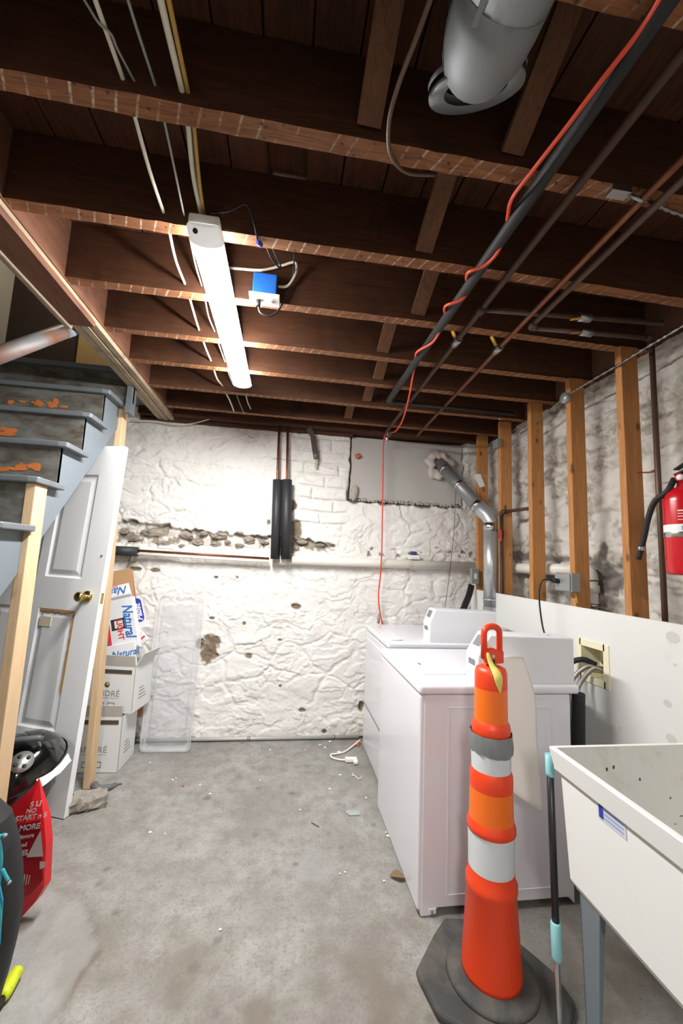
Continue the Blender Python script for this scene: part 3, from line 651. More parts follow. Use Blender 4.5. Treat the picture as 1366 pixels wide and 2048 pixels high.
# ================================================================== WASHER AND DRYER
m_app = M('white_enamel', '#dedde3', .22, var=.015, scale=2, coat=.3); m_seam = M('seam_shadow_gap', '#77777c', .6); m_appd = M('console_plastic', '#dfe0e4', .35, var=.02)
def appliance(kind, X0, Y0, Y1, ztop, label):
    x1 = X0+.68
    t = thing(kind, (X0+.34, (Y0+Y1)/2, 0), label, 'washing machine' if kind == 'washing_machine' else 'dryer')
    # cabinet with a cut-out foot recess on the near side
    b = MB(); b.prism([(X0+.004, Y0, .0), (X0+.045, Y0, .0), (X0+.075, Y0, .028), (x1-.03, Y0, .028), (x1, Y0, .0), (x1, Y0, ztop-.042), (X0+.004, Y0, ztop-.042)], (0, Y1-Y0, 0)); b.build('cabinet', m_app, t, bevel=.006, seg=3)
    # front sheet wraps the left side
    b = MB(); b.box((X0-.012, Y0+.003, .02), (X0+.012, Y1-.003, ztop-.043)); fr = b.build('front_panel', m_app, t, bevel=.010, seg=3)
    # pressed rectangle in the near side panel
    b = MB(); xa, xb, za, zb = X0+.11, x1-.10, .07, ztop-.09; w = .006
    for lo, hi in (((xa, Y0-.0022, za), (xa+w, Y0+.001, zb)), ((xb-w, Y0-.0022, za), (xb, Y0+.001, zb)), ((xa+w, Y0-.0022, zb-w), (xb-w, Y0+.001, zb)), ((xa+w, Y0-.0022, za), (xb-w, Y0+.001, za+w))): b.box(lo, hi)
    b.build('pressed_bead', m_app, t, bevel=.002)
    # deck
    b = MB(); b.box((X0-.018, Y0-.008, ztop-.040), (x1+.045, Y1+.006, ztop)); b.build('top_deck', m_app, t, bevel=.014, seg=4)
    # coin meter case: a narrow box across the near edge of the deck
    cy0, cy1 = Y0+.006, Y0+.125
    q0, q1 = ((958, 1366), (981, 1270)) if kind == 'washing_machine' else ((860, 1286), (871, 1219))
    xa, xb_ = at(*q0, Y=cy0).x, at(*q1, Y=cy0).x; zc = at(*q1, Y=cy0).z; x2 = x1+.03 if kind == 'washing_machine' else at(993, 1222, Y=cy0).x
    b = MB(); b.prism([(xa-.004, cy0, ztop-.002), (xa-.004, cy0, ztop+.12), (xb_, cy0, zc), (x2, cy0, zc-.008), (x2, cy0, ztop-.002)], (0, cy1-cy0, 0)); cn = b.build('meter_case', m_appd, t, bevel=.007, seg=3)
    o = Vector((xa-.004, cy0, ztop+.12)); sl = Vector((xb_-xa+.004, 0, zc-ztop-.12)); nr = Vector((-sl.z, 0, sl.x)).normalized()
    p = lambda s_, y, n_: o+sl*s_+Vector((0, y, 0))+nr*n_
    b = MB(); b.add([p(.35, .03, .001), p(.85, .03, .001), p(.85, .095, .001), p(.35, .095, .001)], [(3, 2, 1, 0)]); b.build('coin_slot_plate', m_seam, cn)
    b = MB(); b.add([(xa-.0055, cy0+.03, ztop+.07), (xa-.0055, cy0+.09, ztop+.07), (xa-.0055, cy0+.09, ztop+.095), (xa-.0055, cy0+.03, ztop+.095)], [(0, 1, 2, 3)]); b.build('coin_return', m_seam, cn)
    b = MB(); b.lathe([(0, 0), (.006, 0), (.005, .003), (0, .004)], Matrix.Translation((x2-.09, cy0+.05, zc-.0085)), 10); b.build('screw', m_chrome, cn)
    b = MB(); b.box((x2-.07, cy0-.0006, zc-.026), (x2-.02, cy0+.001, zc-.023)); b.build('embossed_mark', m_app, cn)
    # low control panel along the back edge of the deck
    b = MB(); b.prism([(x1-.12, cy1+.02, ztop-.002), (x1-.09, cy1+.02, ztop+.035), (x1+.02, cy1+.02, ztop+.045), (x1+.03, cy1+.02, ztop-.002)], (0, Y1-cy1-.04, 0)); b.build('rear_control_ridge', m_appd, t, bevel=.008, seg=3)
    if kind == 'washing_machine':
        b = MB(); b.box((X0+.05, Y0+.15, ztop-.001), (x1-.14, Y1-.06, ztop+.006)); ld = b.build('lid', m_app, t, bevel=.004)
        b = MB(); b.box((X0+.085, Y0+.30, ztop+.004), (X0+.097, Y0+.33, ztop+.0075)); b.build('lid_grip', m_seam, ld)
        b = MB(); b.box((X0+.035, Y0-.003, .010), (X0+.068, Y0+.001, .030)); br_ = b.build('foot_bracket', m_app, t, bevel=.002)
        b = MB(); b.lathe([(0, 0), (.005, 0), (.005, .003), (0, .003)], zframe((X0+.050, Y0-.003, .020), (0, -1, 0)), 8); b.build('screw', m_seam, br_)
    else:
        xf = X0-.012
        b = MB(); b.box((xf-.006, Y0+.06, .36), (xf+.004, Y1-.06, ztop-.09)); dr = b.build('door', m_app, t, bevel=.004)
        for z in (.44, .74):
            b = MB(); b.box((xf-.007, Y0+.052, z), (xf+.001, Y0+.060, z+.045)); b.build('hinge', m_seam, dr)
        b = MB(); b.box((xf-.003, Y0+.02, .325), (xf+.002, Y1-.02, .332)); b.build('panel_seam', m_seam, t)
        b = MB(); b.box((X0+.02, Y0+.02, 0), (X0+.10, Y1-.02, .03)); b.build('toe_base', M('dark_toe_base', '#3c3d40', .7), t)
        b = MB(); b.prism([(X0+.02, Y0+.06, ztop), (X0+.10, Y0+.06, ztop+.004), (X0+.10, Y1-.06, ztop+.004), (X0+.02, Y1-.06, ztop)], (0, 0, .003)); b.build('lint_cover', m_app, t, bevel=.002)
    return t
appliance('washing_machine', .613, 1.692, 2.385, .886, 'white washing machine nearest the orange traffic cone')
appliance('clothes_dryer', .674, 2.455, 3.13, .905, 'white clothes dryer behind the washing machine by the back wall')

# drain hose and washer hoses, supply box in the panel
t = thing('drain_hose', (1.36, 1.75, .4), 'black drain hose hanging behind the washing machine', 'hose'); b = MB(); b.tube(bez([(1.355, 1.72, .84), (1.36, 1.735, .60), (1.37, 1.75, .30), (1.40, 1.80, .05)]), .028, 12); b.build('hose', m_black, t)
m_panel = M('white_painted_plywood', '#dcdcd9', .5, var=.03, scale=3, dirt='#cfccc4', damt=.3, dscale=4, stretch=(1, 1, 1))
PX = 1.541
pan = thing('plywood_panel', (PX, 1.9, .02), 'white painted plywood panel fixed low across the wooden studs', 'panel')
b = MB(); yb0, yb1, zb0, zb1 = 1.752, 1.918, .868, 1.028
ye = at(945, 1178, X=PX).y
for lo, hi in (((PX-.012, .2, .02), (PX, yb0, 1.203)), ((PX-.012, yb1, .02), (PX, ye, 1.203)), ((PX-.012, yb0, .02), (PX, yb1, zb0)), ((PX-.012, yb0, zb1), (PX, yb1, 1.203))): b.box(lo, hi)
b.build('board', m_panel, pan)
m_patch = M('filler_patch', '#c9c6bd', .7, var=.06, scale=40)
for px, py, r in ((1345, 1275, .030), (1335, 1407, .018), (1343, 1478, .024), (1240, 1456, .006), (1350, 1330, .008)):
    c = at(px, py, X=PX-.012); n = 16; rs = random.Random(px); b = MB(); b.prism([(PX-.0128, c.y+r*math.cos(2*math.pi*k/n)*rs.uniform(.85, 1.1), c.z+r*.8*math.sin(2*math.pi*k/n)*rs.uniform(.85, 1.1)) for k in range(n)], (.001, 0, 0)); b.build('filler_patch', m_patch, pan)
m_cream = M('cream_plastic', '#e6dfc0', .45, var=.06, scale=12)
t = thing('supply_box', (PX, 1.84, .95), 'cream recessed washer supply box set in the white panel', 'outlet box')
b = MB(); xf = PX-.018
for lo, hi in (((xf, yb0-.022, zb0-.022), (PX-.010, yb0+.012, zb1+.022)), ((xf, yb1-.012, zb0-.022), (PX-.010, yb1+.022, zb1+.022)), ((xf, yb0, zb0-.022), (PX-.010, yb1, zb0+.012)), ((xf, yb0, zb1-.012), (PX-.010, yb1, zb1+.022))): b.box(lo, hi)
b.build('flange', m_cream, t, bevel=.002)
b = MB(); xb = PX+.085
for lo, hi in (((xb, yb0+.01, zb0+.01), (xb+.003, yb1-.01, zb1-.01)), ((PX-.012, yb0+.009, zb0+.01), (xb, yb0+.012, zb1-.01)), ((PX-.012, yb1-.012, zb0+.01), (xb, yb1-.009, zb1-.01)), ((PX-.012, yb0+.01, zb0+.009), (xb, yb1-.01, zb0+.012)), ((PX-.012, yb0+.01, zb1-.012), (xb, yb1-.01, zb1-.009))): b.box(lo, hi)
b.build('recess', m_cream, t)
for yy, hz in ((1.785, .005), (1.825, .02)):
    b = MB(); b.tube([(xb, yy, zb0+.05), (xb-.05, yy, zb0+.05)], .012, 10); b.tube([(xb-.05, yy-.004, zb0+.05), (xb-.075, yy+.01, zb0+.05)], .014, 8); v_ = b.build('valve', m_chrome, t)
    b = MB(); b.tube([(xb-.03, yy, zb0+.055), (xb-.045, yy+.012, zb0+.085)], .007, 8); b.build('valve_handle', m_black, v_)
m_braid = M('braided_hose', '#8f8b84', .45, .6, var=.3, scale=120)
for k, (yy, z1) in enumerate(((1.79, .83), (1.83, .85))):
    t = thing('supply_hose', (1.5, yy, .88), ('front', 'rear')[k]+' braided steel hose from the supply box to the washer', 'hose', 'braided washer hoses')
    b = MB(); b.tube(bez([(xb-.072, yy+.008, zb0+.05), (PX-.02, yy+.035, zb0+.052), (PX-.08, yy+.06, z1), (1.40, yy+.02, z1-.12), (1.385, yy-.04, z1-.3)]), .010, 10); b.build('hose', m_braid, t)
t = thing('supply_hose', (1.5, 1.88, .88), 'black rubber hose arching above the braided hoses', 'hose'); b = MB(); b.tube(bez([(xb-.05, 1.87, zb0+.06), (PX-.02, 1.90, zb0+.078), (PX-.08, 1.93, zb0+.03), (1.41, 1.95, .72), (1.40, 1.95, .45)]), .013, 10); b.build('hose', m_black, t)

# ================================================================== DRYER VENT, PIPES BEHIND THE DRYER
m_galv = M('galvanised_duct', '#b9bcbe', .34, .62, var=.10, scale=6, dirt='#8c8f92', damt=.3, dscale=5); m_foil = M('foil_tape', '#c9c6c4', .25, 1., var=.25, scale=30, bump=.5, bscale=60)
m_duct = M('dull_duct', '#8b8e90', .45, .55, var=.12, scale=6)
vx, vy = at(982, 1130, Y=2.80).x, 2.80; wv = at(882, 930, Y=3.27); j0 = Vector((vx, vy, 1.70)); j1 = Vector((vx-.03, vy+.06, 1.80))
t = thing('dryer_vent', (vx, vy, .9), 'shiny galvanised dryer vent duct rising to the cement panel', 'duct')
b = MB(); b.tube([(vx, vy, .60), (vx, vy, 1.10)], .0560, 20); b.tube([(vx, vy, 1.10), (vx, vy, 1.68)], .054, 20); b.build('upright_duct', m_galv, t)
b = MB(); b.tube([(vx, vy, 1.145), (vx, vy, 1.157)], .0578, 20); b.build('crimp', m_galv, t)
dv = (wv-j1).normalized(); el = [Vector((vx, vy, 1.66)), Vector((vx, vy, 1.73)), Vector((vx, vy, 1.76))+Vector((-.012, .02, .012)), j1+Vector((0, .005, .01)), j1+dv*.06]
b = MB(); b.tube(el, .056, 20); b.build('elbow', m_galv, t)
b = MB(); b.tube([(vx, vy, 1.655), (vx, vy, 1.715)], .0575, 20); b.build('foil_tape', m_foil, t)
b = MB(); b.tube([j1+dv*.05, j1+dv*.09], .0585, 20); b.build('foil_tape', m_foil, t)
b = MB(); b.tube([j1+dv*.08, wv+dv*.03], .053, 20); b.build('slanted_duct', m_duct, t)
b = MB(); mid = j1+(wv-j1)*.52; b.tube([mid-dv*.012, mid+dv*.012], .056, 20); b.build('joint_ring', m_foil, t); b = MB(); b.tube([wv-dv*.09, wv-dv*.065], .056, 20); b.build('joint_ring', m_foil, t)
m_foam = M('crusty_foam', '#c8bcb4', .85, var=.15, scale=30, bump=1., bscale=40)
rs = random.Random(9); t2 = thing('sealing_foam', wv, 'crusty pale sealing foam ring around the vent duct outlet', 'foam'); b = MB()
def foamfn(u, v):
    a = 2*math.pi*u; q = 2*math.pi*v; r = .085+.012*math.sin(a*3+1)+.008*math.sin(a*7); k = .040+.010*math.sin(a*5+q*2)+.006*math.sin(a*11+q)
    return wv+Vector((-.012, -.005, 0))+Vector(((r+k*math.cos(q))*math.cos(a), -.6*k*math.sin(q)+.012, (r+k*math.cos(q))*math.sin(a)*1.0))
b.grid(foamfn, 40, 10); b.build('foam', m_foam, t2)
t = thing('iron_pipe', (1.515, 2.69, 0), 'dark iron pipe with a red valve lever beside the dryer vent', 'pipe'); ix = at(1003, 1100, Y=2.70).x; iz = at(1010, 1024, Y=2.70).z
b = MB(); b.tube([(ix, 2.70, .55), (ix, 2.70, iz-.03)] , .013, 10); b.tube(bez([(ix, 2.70, iz-.03), (ix+.004, 2.70, iz-.006), (ix+.02, 2.67, iz)], 5), .017, 10); b.tube([(ix+.02, 2.67, iz), (1.64, 2.45, iz+.004)], .012, 10); b.build('pipe', m_iron, t)
b = MB(); b.tube([(ix, 2.70, 1.66), (ix, 2.70, 1.60)], .018, 10); b.build('valve_body', m_iron, t)
b = MB(); b.bar((ix-.022, 2.675, 1.66), (ix-.018, 2.672, 1.575), .016, .008, up=(0, 1, 0)); b.build('red_lever', M('red_lever', '#c8322c', .4), t, bevel=.003)

# ---- drain pipe along the wall, insulated heating pipes, conduit
m_pvc = M('cream_painted_pipe', '#dedbd2', .45, var=.05, scale=10, dirt='#b8b1a3', damt=.28, dscale=6)
zp = 1.385; t = thing('drain_pipe', (.8, YB-.06, zp), 'thick cream painted drain pipe running along the back and right walls', 'pipe')
b = MB(); b.tube([(-.05, YB-.05, zp-.012), (XR-.14, YB-.05, zp)], .036, 16); b.tube(bez([(XR-.14, YB-.05, zp), (XR-.075, YB-.08, zp), (XR-.06, YB-.15, zp)], 5), .037, 16); b.tube([(XR-.06, YB-.15, zp), (XR-.055, 2.10, zp+.008)], .037, 16)
b.tube(bez([(XR-.055, 2.10, zp+.008), (XR-.055, 2.055, zp-.005), (XR-.055, 2.04, zp-.05)], 6), .038, 16); b.tube([(XR-.055, 2.04, zp-.05), (XR-.055, 2.035, .3)], .034, 16); b.build('pipe', m_pvc, t)
for a, e in (((-.035, YB-.05, zp-.012), (.02, YB-.05, zp-.011)), ((XR-.055, 2.04, zp-.07), (XR-.055, 2.04, zp-.11))):
    b = MB(); b.tube([a, e], .041, 16); b.build('coupling', m_pvc, t)
b = MB(); b.tube([(XR-.055, 2.036, 1.19), (XR-.055, 2.036, 1.215)], .039, 16); b.bar((XR-.055, 2.0, 1.20), (XR-.055, 1.94, 1.20), .02, .004); b.build('pipe_strap', m_steel, t)
m_ins = M('black_foam_insulation', '#2b2c2e', .55, var=.2, scale=25)
for k, (pt, pb, lab) in enumerate(((558, 545, 'left'), (575, 567, 'right'))):
    top = at(pt, 857, Y=3.215); bot = at(pb+5, 1118, Y=3.20); md = top+(bot-top)*(963-857)/(1118-857); md.y = 3.20
    t = thing('heating_pipe', (bot.x, 3.2, bot.z), lab+' of two upright copper pipes sleeved in black foam on the back wall', 'pipe', 'foam sleeved upright pipes')
    b = MB(); b.tube([top+Vector((0, 0, .05)), md, bot], .0105, 10); b.build('copper_pipe', m_copper, t)
    r = (.036, .042)[k]; b = MB(); b.tube([md, md+(bot-md)*.5, bot], r, 18); b.build('foam_sleeve', m_ins, t)
t = thing('heating_pipe', (-.6, 3.2, 1.4), 'horizontal copper heating pipes with a black foam sleeve at their left end', 'pipe')
for dz, dy in ((.012, 0), (-.014, .0)):
    b = MB(); b.tube([(-1.33, 3.225+dy, 1.392+dz), (-.12, 3.225+dy, 1.368+dz)], .010, 10); b.build('copper_pipe', m_copper if dz > 0 else m_pvc, t)
b = MB(); b.tube([(-1.36, 3.215, 1.393), (-1.10, 3.215, 1.390)], .036, 16); b.build('foam_sleeve', m_ins, t)
b = MB(); b.tube([(-1.13, 3.22, 1.375), (-1.16, 3.235, 1.315)], .012, 8); b.build('hanger', m_steel, t)
t = thing('conduit', (-.3, YB-.05, .03), 'thin grey conduit lying along the foot of the back wall', 'conduit')
b = MB(); b.tube([(-1.15, YB-.028, .018), (.66, YB-.028, .014)], .013, 10); b.build('tube', M('grey_conduit', '#b4b3b0', .5, .3), t)
for x in (-.95, -.2, .45):
    b = MB(); b.tube([(x, YB-.028, .016), (x+.02, YB-.028, .016)], .0155, 10); b.build('clip', m_steel, t)
# metal strap hanging from the sill
t = thing('hanging_strap', at(625, 860, Y=3.22), 'dark paint-flecked metal strap hanging from the sill on the back wall', 'strap')
sp_ = [at(617, 856, Y=3.18), at(626, 872, Y=3.215), at(629, 895, Y=3.22), at(633, 918, Y=3.225)]; b = MB()
for a, e in zip(sp_[:-1], sp_[1:]): b.bar(a, e, .045, .005, up=(0, 1, 0))
b.build('strap', M('flecked_strap', '#4a4138', .7, .3, var=.3, scale=30, dirt='#d8d4c8', damt=.33, dscale=22), t)
b = MB(); b.bar(sp_[-1]+Vector((0, .01, 0)), at(632, 936, Y=3.25), .02, .006, up=(0, 1, 0)); b.build('strap_tail', M('painted_tail', '#b5aa98', .8), t)
t = thing('brick_stub', at(718, 912, Y=3.29), 'orange brick fragment poking from the left edge of the cement panel', 'brick'); b = MB(); c = at(716, 912, Y=3.292)
b.lathe([(0, -.028), (.018, -.02), (.024, 0), (.016, .022), (0, .03)], Matrix.Translation(c) @ Matrix.Rotation(1.2, 4, 'Y'), 7, smooth=False); b.build('fragment', M('orange_brick', '#c0664a', .85, var=.2, scale=40), t)
t = thing('mortar_lump', at(710, 980, Y=3.29), 'rounded pale mortar lump at the lower left corner of the cement panel', 'mortar'); b = MB(); c = at(709, 985, Y=3.295)
b.lathe([(0, -.075), (.02, -.06), (.03, -.02), (.032, .02), (.022, .055), (0, .07)], Matrix.Translation(c) @ Matrix.Rotation(.15, 4, 'Y') @ Matrix.Scale(.6, 4, (0, 1, 0)), 12); b.build('lump', m_lip, t)
# small box left on the pipe
c = at(828, 1113, Y=YB-.05); c.z = zp+.038; t = thing('paper_packet', c, 'small blue and white packet resting on the drain pipe', 'packet')
b = MB(); b.box((c.x-.045, c.y-.022, c.z), (c.x+.045, c.y+.02, c.z+.035)); b.build('packet', m_white, t, bevel=.003); b = MB(); b.box((c.x-.03, c.y-.012, c.z+.035), (c.x+.022, c.y+.016, c.z+.066)); b.build('blue_cap', M('navy_plastic', '#3a3f78', .5), t, bevel=.006)
b = MB(); b.box((c.x-.02, c.y-.0226, c.z+.010), (c.x+.035, c.y-.022, c.z+.013)); b.build('print', m_silver, t)
# loose wire hanging beside the panel
t = thing('loose_wire', at(905, 1000, Y=3.24), 'thin dark wire hanging from the vent duct down the back wall', 'wire'); b = MB(); b.tube(bez([at(922, 965, Y=3.20), at(912, 985, Y=3.22), at(909, 1050, Y=3.24), at(901, 1130, Y=3.215), at(895, 1180, Y=3.24), at(890, 1215, Y=3.24)]), .0022, 6); b.build('wire', m_black, t)

# ================================================================== ELECTRICAL BOXES
m_boxg = M('grey_outlet_box', '#9a9d9d', .4, .5, var=.08, scale=15)
c = at(946, 1152, Y=3.06); t = thing('outlet_box', c, 'grey metal switch box on the farthest stud beside the drain pipe', 'outlet box'); yy = 3.045
b = MB(); b.box((c.x-.035, yy-.03, c.z-.06), (c.x+.03, yy+.004, c.z+.06)); b.build('box', m_boxg, t, bevel=.004); b = MB(); b.box((c.x-.012, yy-.034, c.z-.022), (c.x+.012, yy-.03, c.z+.022)); b.build('switch', M('tan_switch', '#c8c4b0', .5), t)
c2 = at(940, 1170, Y=3.03); t = thing('power_cord', c2, 'thick flat black dryer cord dropping from the switch box', 'cord'); b = MB(); q = bez([at(943, 1170, Y=3.03), at(938, 1190, Y=3.0), at(928, 1215, Y=2.96), at(920, 1240, Y=2.93), (1.42, 2.90, .75)])
for a, e in zip(q[:-1], q[1:]): b.bar(a, e, .045, .018, up=(0, 1, 0))
b.build('cord', m_black, t)
c = at(1128, 1166, X=1.50); t = thing('outlet_box', (1.52, 2.02, c.z), 'square grey outlet box with a black plug on the second stud', 'outlet box')
b = MB(); b.box((1.49, 1.920, c.z-.045), (1.545, 2.045, c.z+.055)); b.build('box', m_boxg, t, bevel=.006); b = MB(); b.box((1.482, 1.925, c.z-.04), (1.49, 2.04, c.z+.05)); b.build('cover', m_boxg, t, bevel=.003)
t = thing('power_cord', (1.45, 2.05, 1.1), 'thin black washer cord plugged into the grey outlet box', 'cord'); b = MB(); b.tube([(1.484, 2.01, c.z+.008), (1.45, 2.016, c.z+.012)], .014, 10); b.build('plug', m_black, t)
b = MB(); b.tube(bez([(1.452, 2.016, c.z+.012), (1.40, 2.03, c.z+.005), (1.388, 2.04, c.z-.08), (1.395, 2.03, c.z-.22), (1.41, 2.01, .98), (1.42, 2.0, .75)]), .0045, 8); b.build('cord', m_black, t)
b = MB(); b.tube([(1.535, 1.95, c.z-.045), (1.54, 1.945, c.z-.10)], .004, 6); t = thing('yellow_wire', (1.54, 1.945, c.z-.1), 'short yellow cable below the grey outlet box', 'wire'); b.build('wire', M('yellow_jacket', '#cfae4a', .5), t)

# ================================================================== FIRE EXTINGUISHER
ex_, ey_, ez_ = 1.466, 1.285, 1.393
t = thing('fire_extinguisher', (ex_, ey_, ez_), 'red fire extinguisher with black hose hung on a stud at the right edge', 'fire extinguisher')
m_er = M('extinguisher_red', '#c01522', .25, var=.04, coat=.4)
b = MB(); b.lathe([(0, 0), (.052, 0), (.060, .006), (.062, .02), (.062, .275), (.056, .302), (.038, .322), (.018, .330), (.016, .345), (0, .345)], Matrix.Translation((ex_, ey_, ez_)), 32); b.build('cylinder', m_er, t)
b = MB(); b.lathe([(.0626, .155), (.0626, .185)], Matrix.Translation((ex_, ey_, ez_)), 32); b.build('white_label', m_white, t)
b = MB(); b.lathe([(.0635, .138), (.0640, .140), (.0640, .155), (.0635, .157)], Matrix.Translation((ex_, ey_, ez_)), 32); b.build('steel_band', m_chrome, t)
b = MB()
for z, l in ((.232, 1.5), (.222, .9), (.212, 1.2), (.200, 1.4)):
    b.lathe([(.0625, z), (.0628, z+.0045 if l > 1.4 else z+.0025)], Matrix.Translation((ex_, ey_, ez_)), 20, a0=math.radians(205), a1=math.radians(205+40*l))
tag(b.build('label_print', m_white, t), kind='stuff')
for k, a in enumerate((215, 232)):
    b = MB(); b.lathe([(.0631, .162), (.0633, .178)], Matrix.Translation((ex_, ey_, ez_)), 5, a0=math.radians(a), a1=math.radians(a+11)); b.build('pictogram', m_blue, t)
b = MB(); b.lathe([(0, .345), (.02, .345), (.02, .375), (.012, .385), (0, .385)], Matrix.Translation((ex_, ey_, ez_)), 16); b.build('valve_head', m_chrome, t)
b = MB(); b.lathe([(0, 0), (.016, 0), (.016, .01), (0, .01)], zframe((ex_-.02, ey_-.012, ez_+.362), (-.8, -.6, 0)), 18); g_ = b.build('gauge', m_er, t)
b = MB(); b.lathe([(0, .0101), (.011, .0101), (.011, .011), (0, .011)], zframe((ex_-.02, ey_-.012, ez_+.362), (-.8, -.6, 0)), 18); b.build('gauge_dial', m_white, g_)
b = MB(); b.bar((ex_, ey_+.02, ez_+.38), (ex_-.02, ey_-.11, ez_+.405), .022, .006); b.bar((ex_, ey_+.02, ez_+.40), (ex_-.02, ey_-.10, ez_+.44), .022, .005); b.build('lever_handle', m_black, t)
hp = [(ex_-.02, ey_+.012, ez_+.362), at(1335, 982, X=1.42), at(1310, 1003, X=1.41), at(1297, 1035, X=1.41), at(1287, 1080, X=1.41), at(1277, 1118, X=1.41)]
b = MB(); b.tube(bez(hp), .0105, 12); hs = b.build('hose', m_black, t)
q = bez(hp)[-6:-4]; b = MB(); b.tube([at(1283.5, 1092, X=1.41), at(1282, 1100, X=1.41)], .0118, 12); b.build('hose_ferrule', m_chrome, hs)
b = MB(); b.box((ex_+.060, ey_-.02, ez_+.02), (1.545, ey_+.02, ez_+.28)); b.build('wall_bracket', m_black, t)

# ================================================================== TRAFFIC CONE
cx_, cy_ = .772, 1.425
def cz(py): return at(980, py, Y=cy_).z
def cr(hw, py): return (at(980+hw, py, Y=cy_)-at(980, py, Y=cy_)).length
m_or = M('traffic_orange', '#e8431a', .4, var=.05, scale=6, dirt='#c73a1a', damt=.2, dscale=9); m_orr = M('orange_reflective', '#f0701c', .35, var=.05, scale=14); m_whr = M('white_reflective', '#cfd3d6', .35, var=.05, scale=12, dirt='#a9adb0', damt=.25)
m_tape = M('duct_tape', '#85888a', .4, .3, var=.15, scale=20, bump=.4, bscale=40); m_rub = M('black_rubber_base', '#3a3a39', .75, var=.25, scale=10, dirt='#59564f', damt=.45, dscale=7, bump=.3)
cone = thing('traffic_cone', (cx_, cy_, 0), 'tall orange and white traffic cone with a loop handle', 'traffic cone')
T = Matrix.Translation((cx_, cy_, 0))
# eight sided rubber foot
pts = [(.520, 1.470), (.545, 1.335), (.640, 1.265), (.90, 1.225), (1.005, 1.32), (1.000, 1.42), (.925, 1.56), (.86, 1.635), (.70, 1.655), (.640, 1.60)]
b = MB(); b.prism([(x, y, 0) for x, y in pts], (0, 0, .028)); b.build('rubber_base', m_rub, cone, bevel=.014, seg=3)
b = MB(); b.lathe([(0, .026), (.150, .026), (.148, .036), (.140, .042), (.105, .048), (0, .048)], T, 40); b.build('base_ring', m_rub, cone)
prof = [(.098, .045), (.0975, .06), (cr(44, 1775), cz(1772)), (cr(46, 1766), cz(1768)), (cr(46, 1750), cz(1756)), (cr(42, 1742), cz(1746)), (cr(41, 1728), cz(1730))]
b = MB(); b.lathe([(0, .045)]+prof, T, 40); b.build('body', m_or, cone)
b = MB(); b.lathe([(cr(41, 1730), cz(1732)), (cr(41.5, 1660), cz(1656))], T, 40); b.build('white_band', m_whr, cone)
b = MB(); b.lathe([(cr(40, 1658), cz(1658)), (cr(43.5, 1654), cz(1654)), (cr(43.5, 1645), cz(1645)), (cr(40, 1632), cz(1634)), (cr(39, 1628), cz(1630))], T, 40); b.build('collar', m_or, cone)
b = MB(); b.lathe([(cr(39.6, 1632), cz(1634)), (cr(38, 1572), cz(1570))], T, 40); b.build('orange_band', m_orr, cone)
b = MB(); b.lathe([(cr(38, 1572), cz(1572)), (cr(38.6, 1560), cz(1560)), (cr(38, 1542), cz(1544)), (cr(35, 1532), cz(1534)), (cr(34, 1530), cz(1531))], T, 40); b.build('collar', m_or, cone)
b = MB(); b.lathe([(cr(35, 1534), cz(1535)), (cr(35.5, 1495), cz(1492))], T, 40); b.build('white_band', m_whr, cone)
b = MB(); n = 40
def tapefn(u, v):
    a = 2*math.pi*u; r = cr(37, 1480)+.0016*math.sin(a*9+v*4)+.0012*math.sin(a*17); r *= 1+.03*math.sin(v*math.pi); z = cz(1500)+(cz(1462)-cz(1500))*v + .004*math.sin(a*2+1)*(1-v)
    return Vector((cx_+r*math.cos(a), cy_+r*math.sin(a), z))
b.grid(tapefn, 48, 5); b.build('duct_tape', m_tape, cone)
b = MB(); b.lathe([(cr(33, 1470), cz(1474)), (cr(34.5, 1470), cz(1472)), (cr(34.5, 1462), cz(1452)), (cr(33, 1448), cz(1444)), (cr(29.5, 1442), cz(1438))], T, 40); b.build('collar', m_or, cone)
b = MB(); b.lathe([(cr(29.8, 1442), cz(1442)), (cr(29, 1376), cz(1374))], T, 40); b.build('orange_band', m_orr, cone)
b = MB(); b.lathe([(cr(28.8, 1376), cz(1376)), (cr(29.2, 1374), cz(1372)), (cr(28.6, 1345), cz(1344)), (cr(26, 1336), cz(1335)), (cr(18, 1330), cz(1331)), (0, cz(1331))], T, 40); b.build('cap', m_or, cone)
# handle: flat loop facing the camera
hx = cr(20, 1290); zt = cz(1266); zb = cz(1322); fx = Vector((.985, .17, 0)); c0 = Vector((cx_+.004, cy_, 0))
loop = [c0+fx*-hx*.86+Vector((0, 0, cz(1316)))] + [c0+fx*(math.cos(math.pi-math.pi*k/12)*hx*.86)+Vector((0, 0, zt+math.sin(math.pi*k/12)*hx*.62)) for k in range(13)] + [c0+fx*hx*.86+Vector((0, 0, cz(1324)))]
b = MB(); b.tube(loop, .0115, 12); b.build('handle', m_or, cone)
n = 12; b = MB(); w_ = cr(19, 1300); poly = [c0+fx*(-w_)+Vector((0, -.012, cz(1305))), c0+fx*(-w_*.7)+Vector((0, -.012, cz(1298))), c0+Vector((0, -.012, cz(1295))), c0+fx*(w_*.7)+Vector((0, -.012, cz(1300))), c0+fx*(w_*1.25)+Vector((0, -.012, cz(1302))), c0+fx*(w_*1.25)+Vector((0, -.012, cz(1326))), c0+fx*(-w_*.6)+Vector((0, -.012, cz(1328))), c0+fx*(-w_)+Vector((0, -.012, cz(1318)))]
b.prism(poly, (0, .024, 0)); hb = b.build('handle_block', m_or, cone, bevel=.003)
b = MB(); b.lathe([(0, 0), (.0065, 0), (.0065, .0008), (0, .0008)], zframe(c0+Vector((0, -.0122, cz(1311))), (0, -1, 0)), 12); b.build('pin_hole', m_whr, hb)
b = MB(); b.tube([(cx_, cy_, cz(1335)), (cx_, cy_, cz(1318))], .016, 10); b.build('neck', m_black, cone)
m_yel = M('yellow_foam_tape', '#d8cf6e', .8, var=.2, scale=40, bump=.6)
b = MB(); yf = -.066
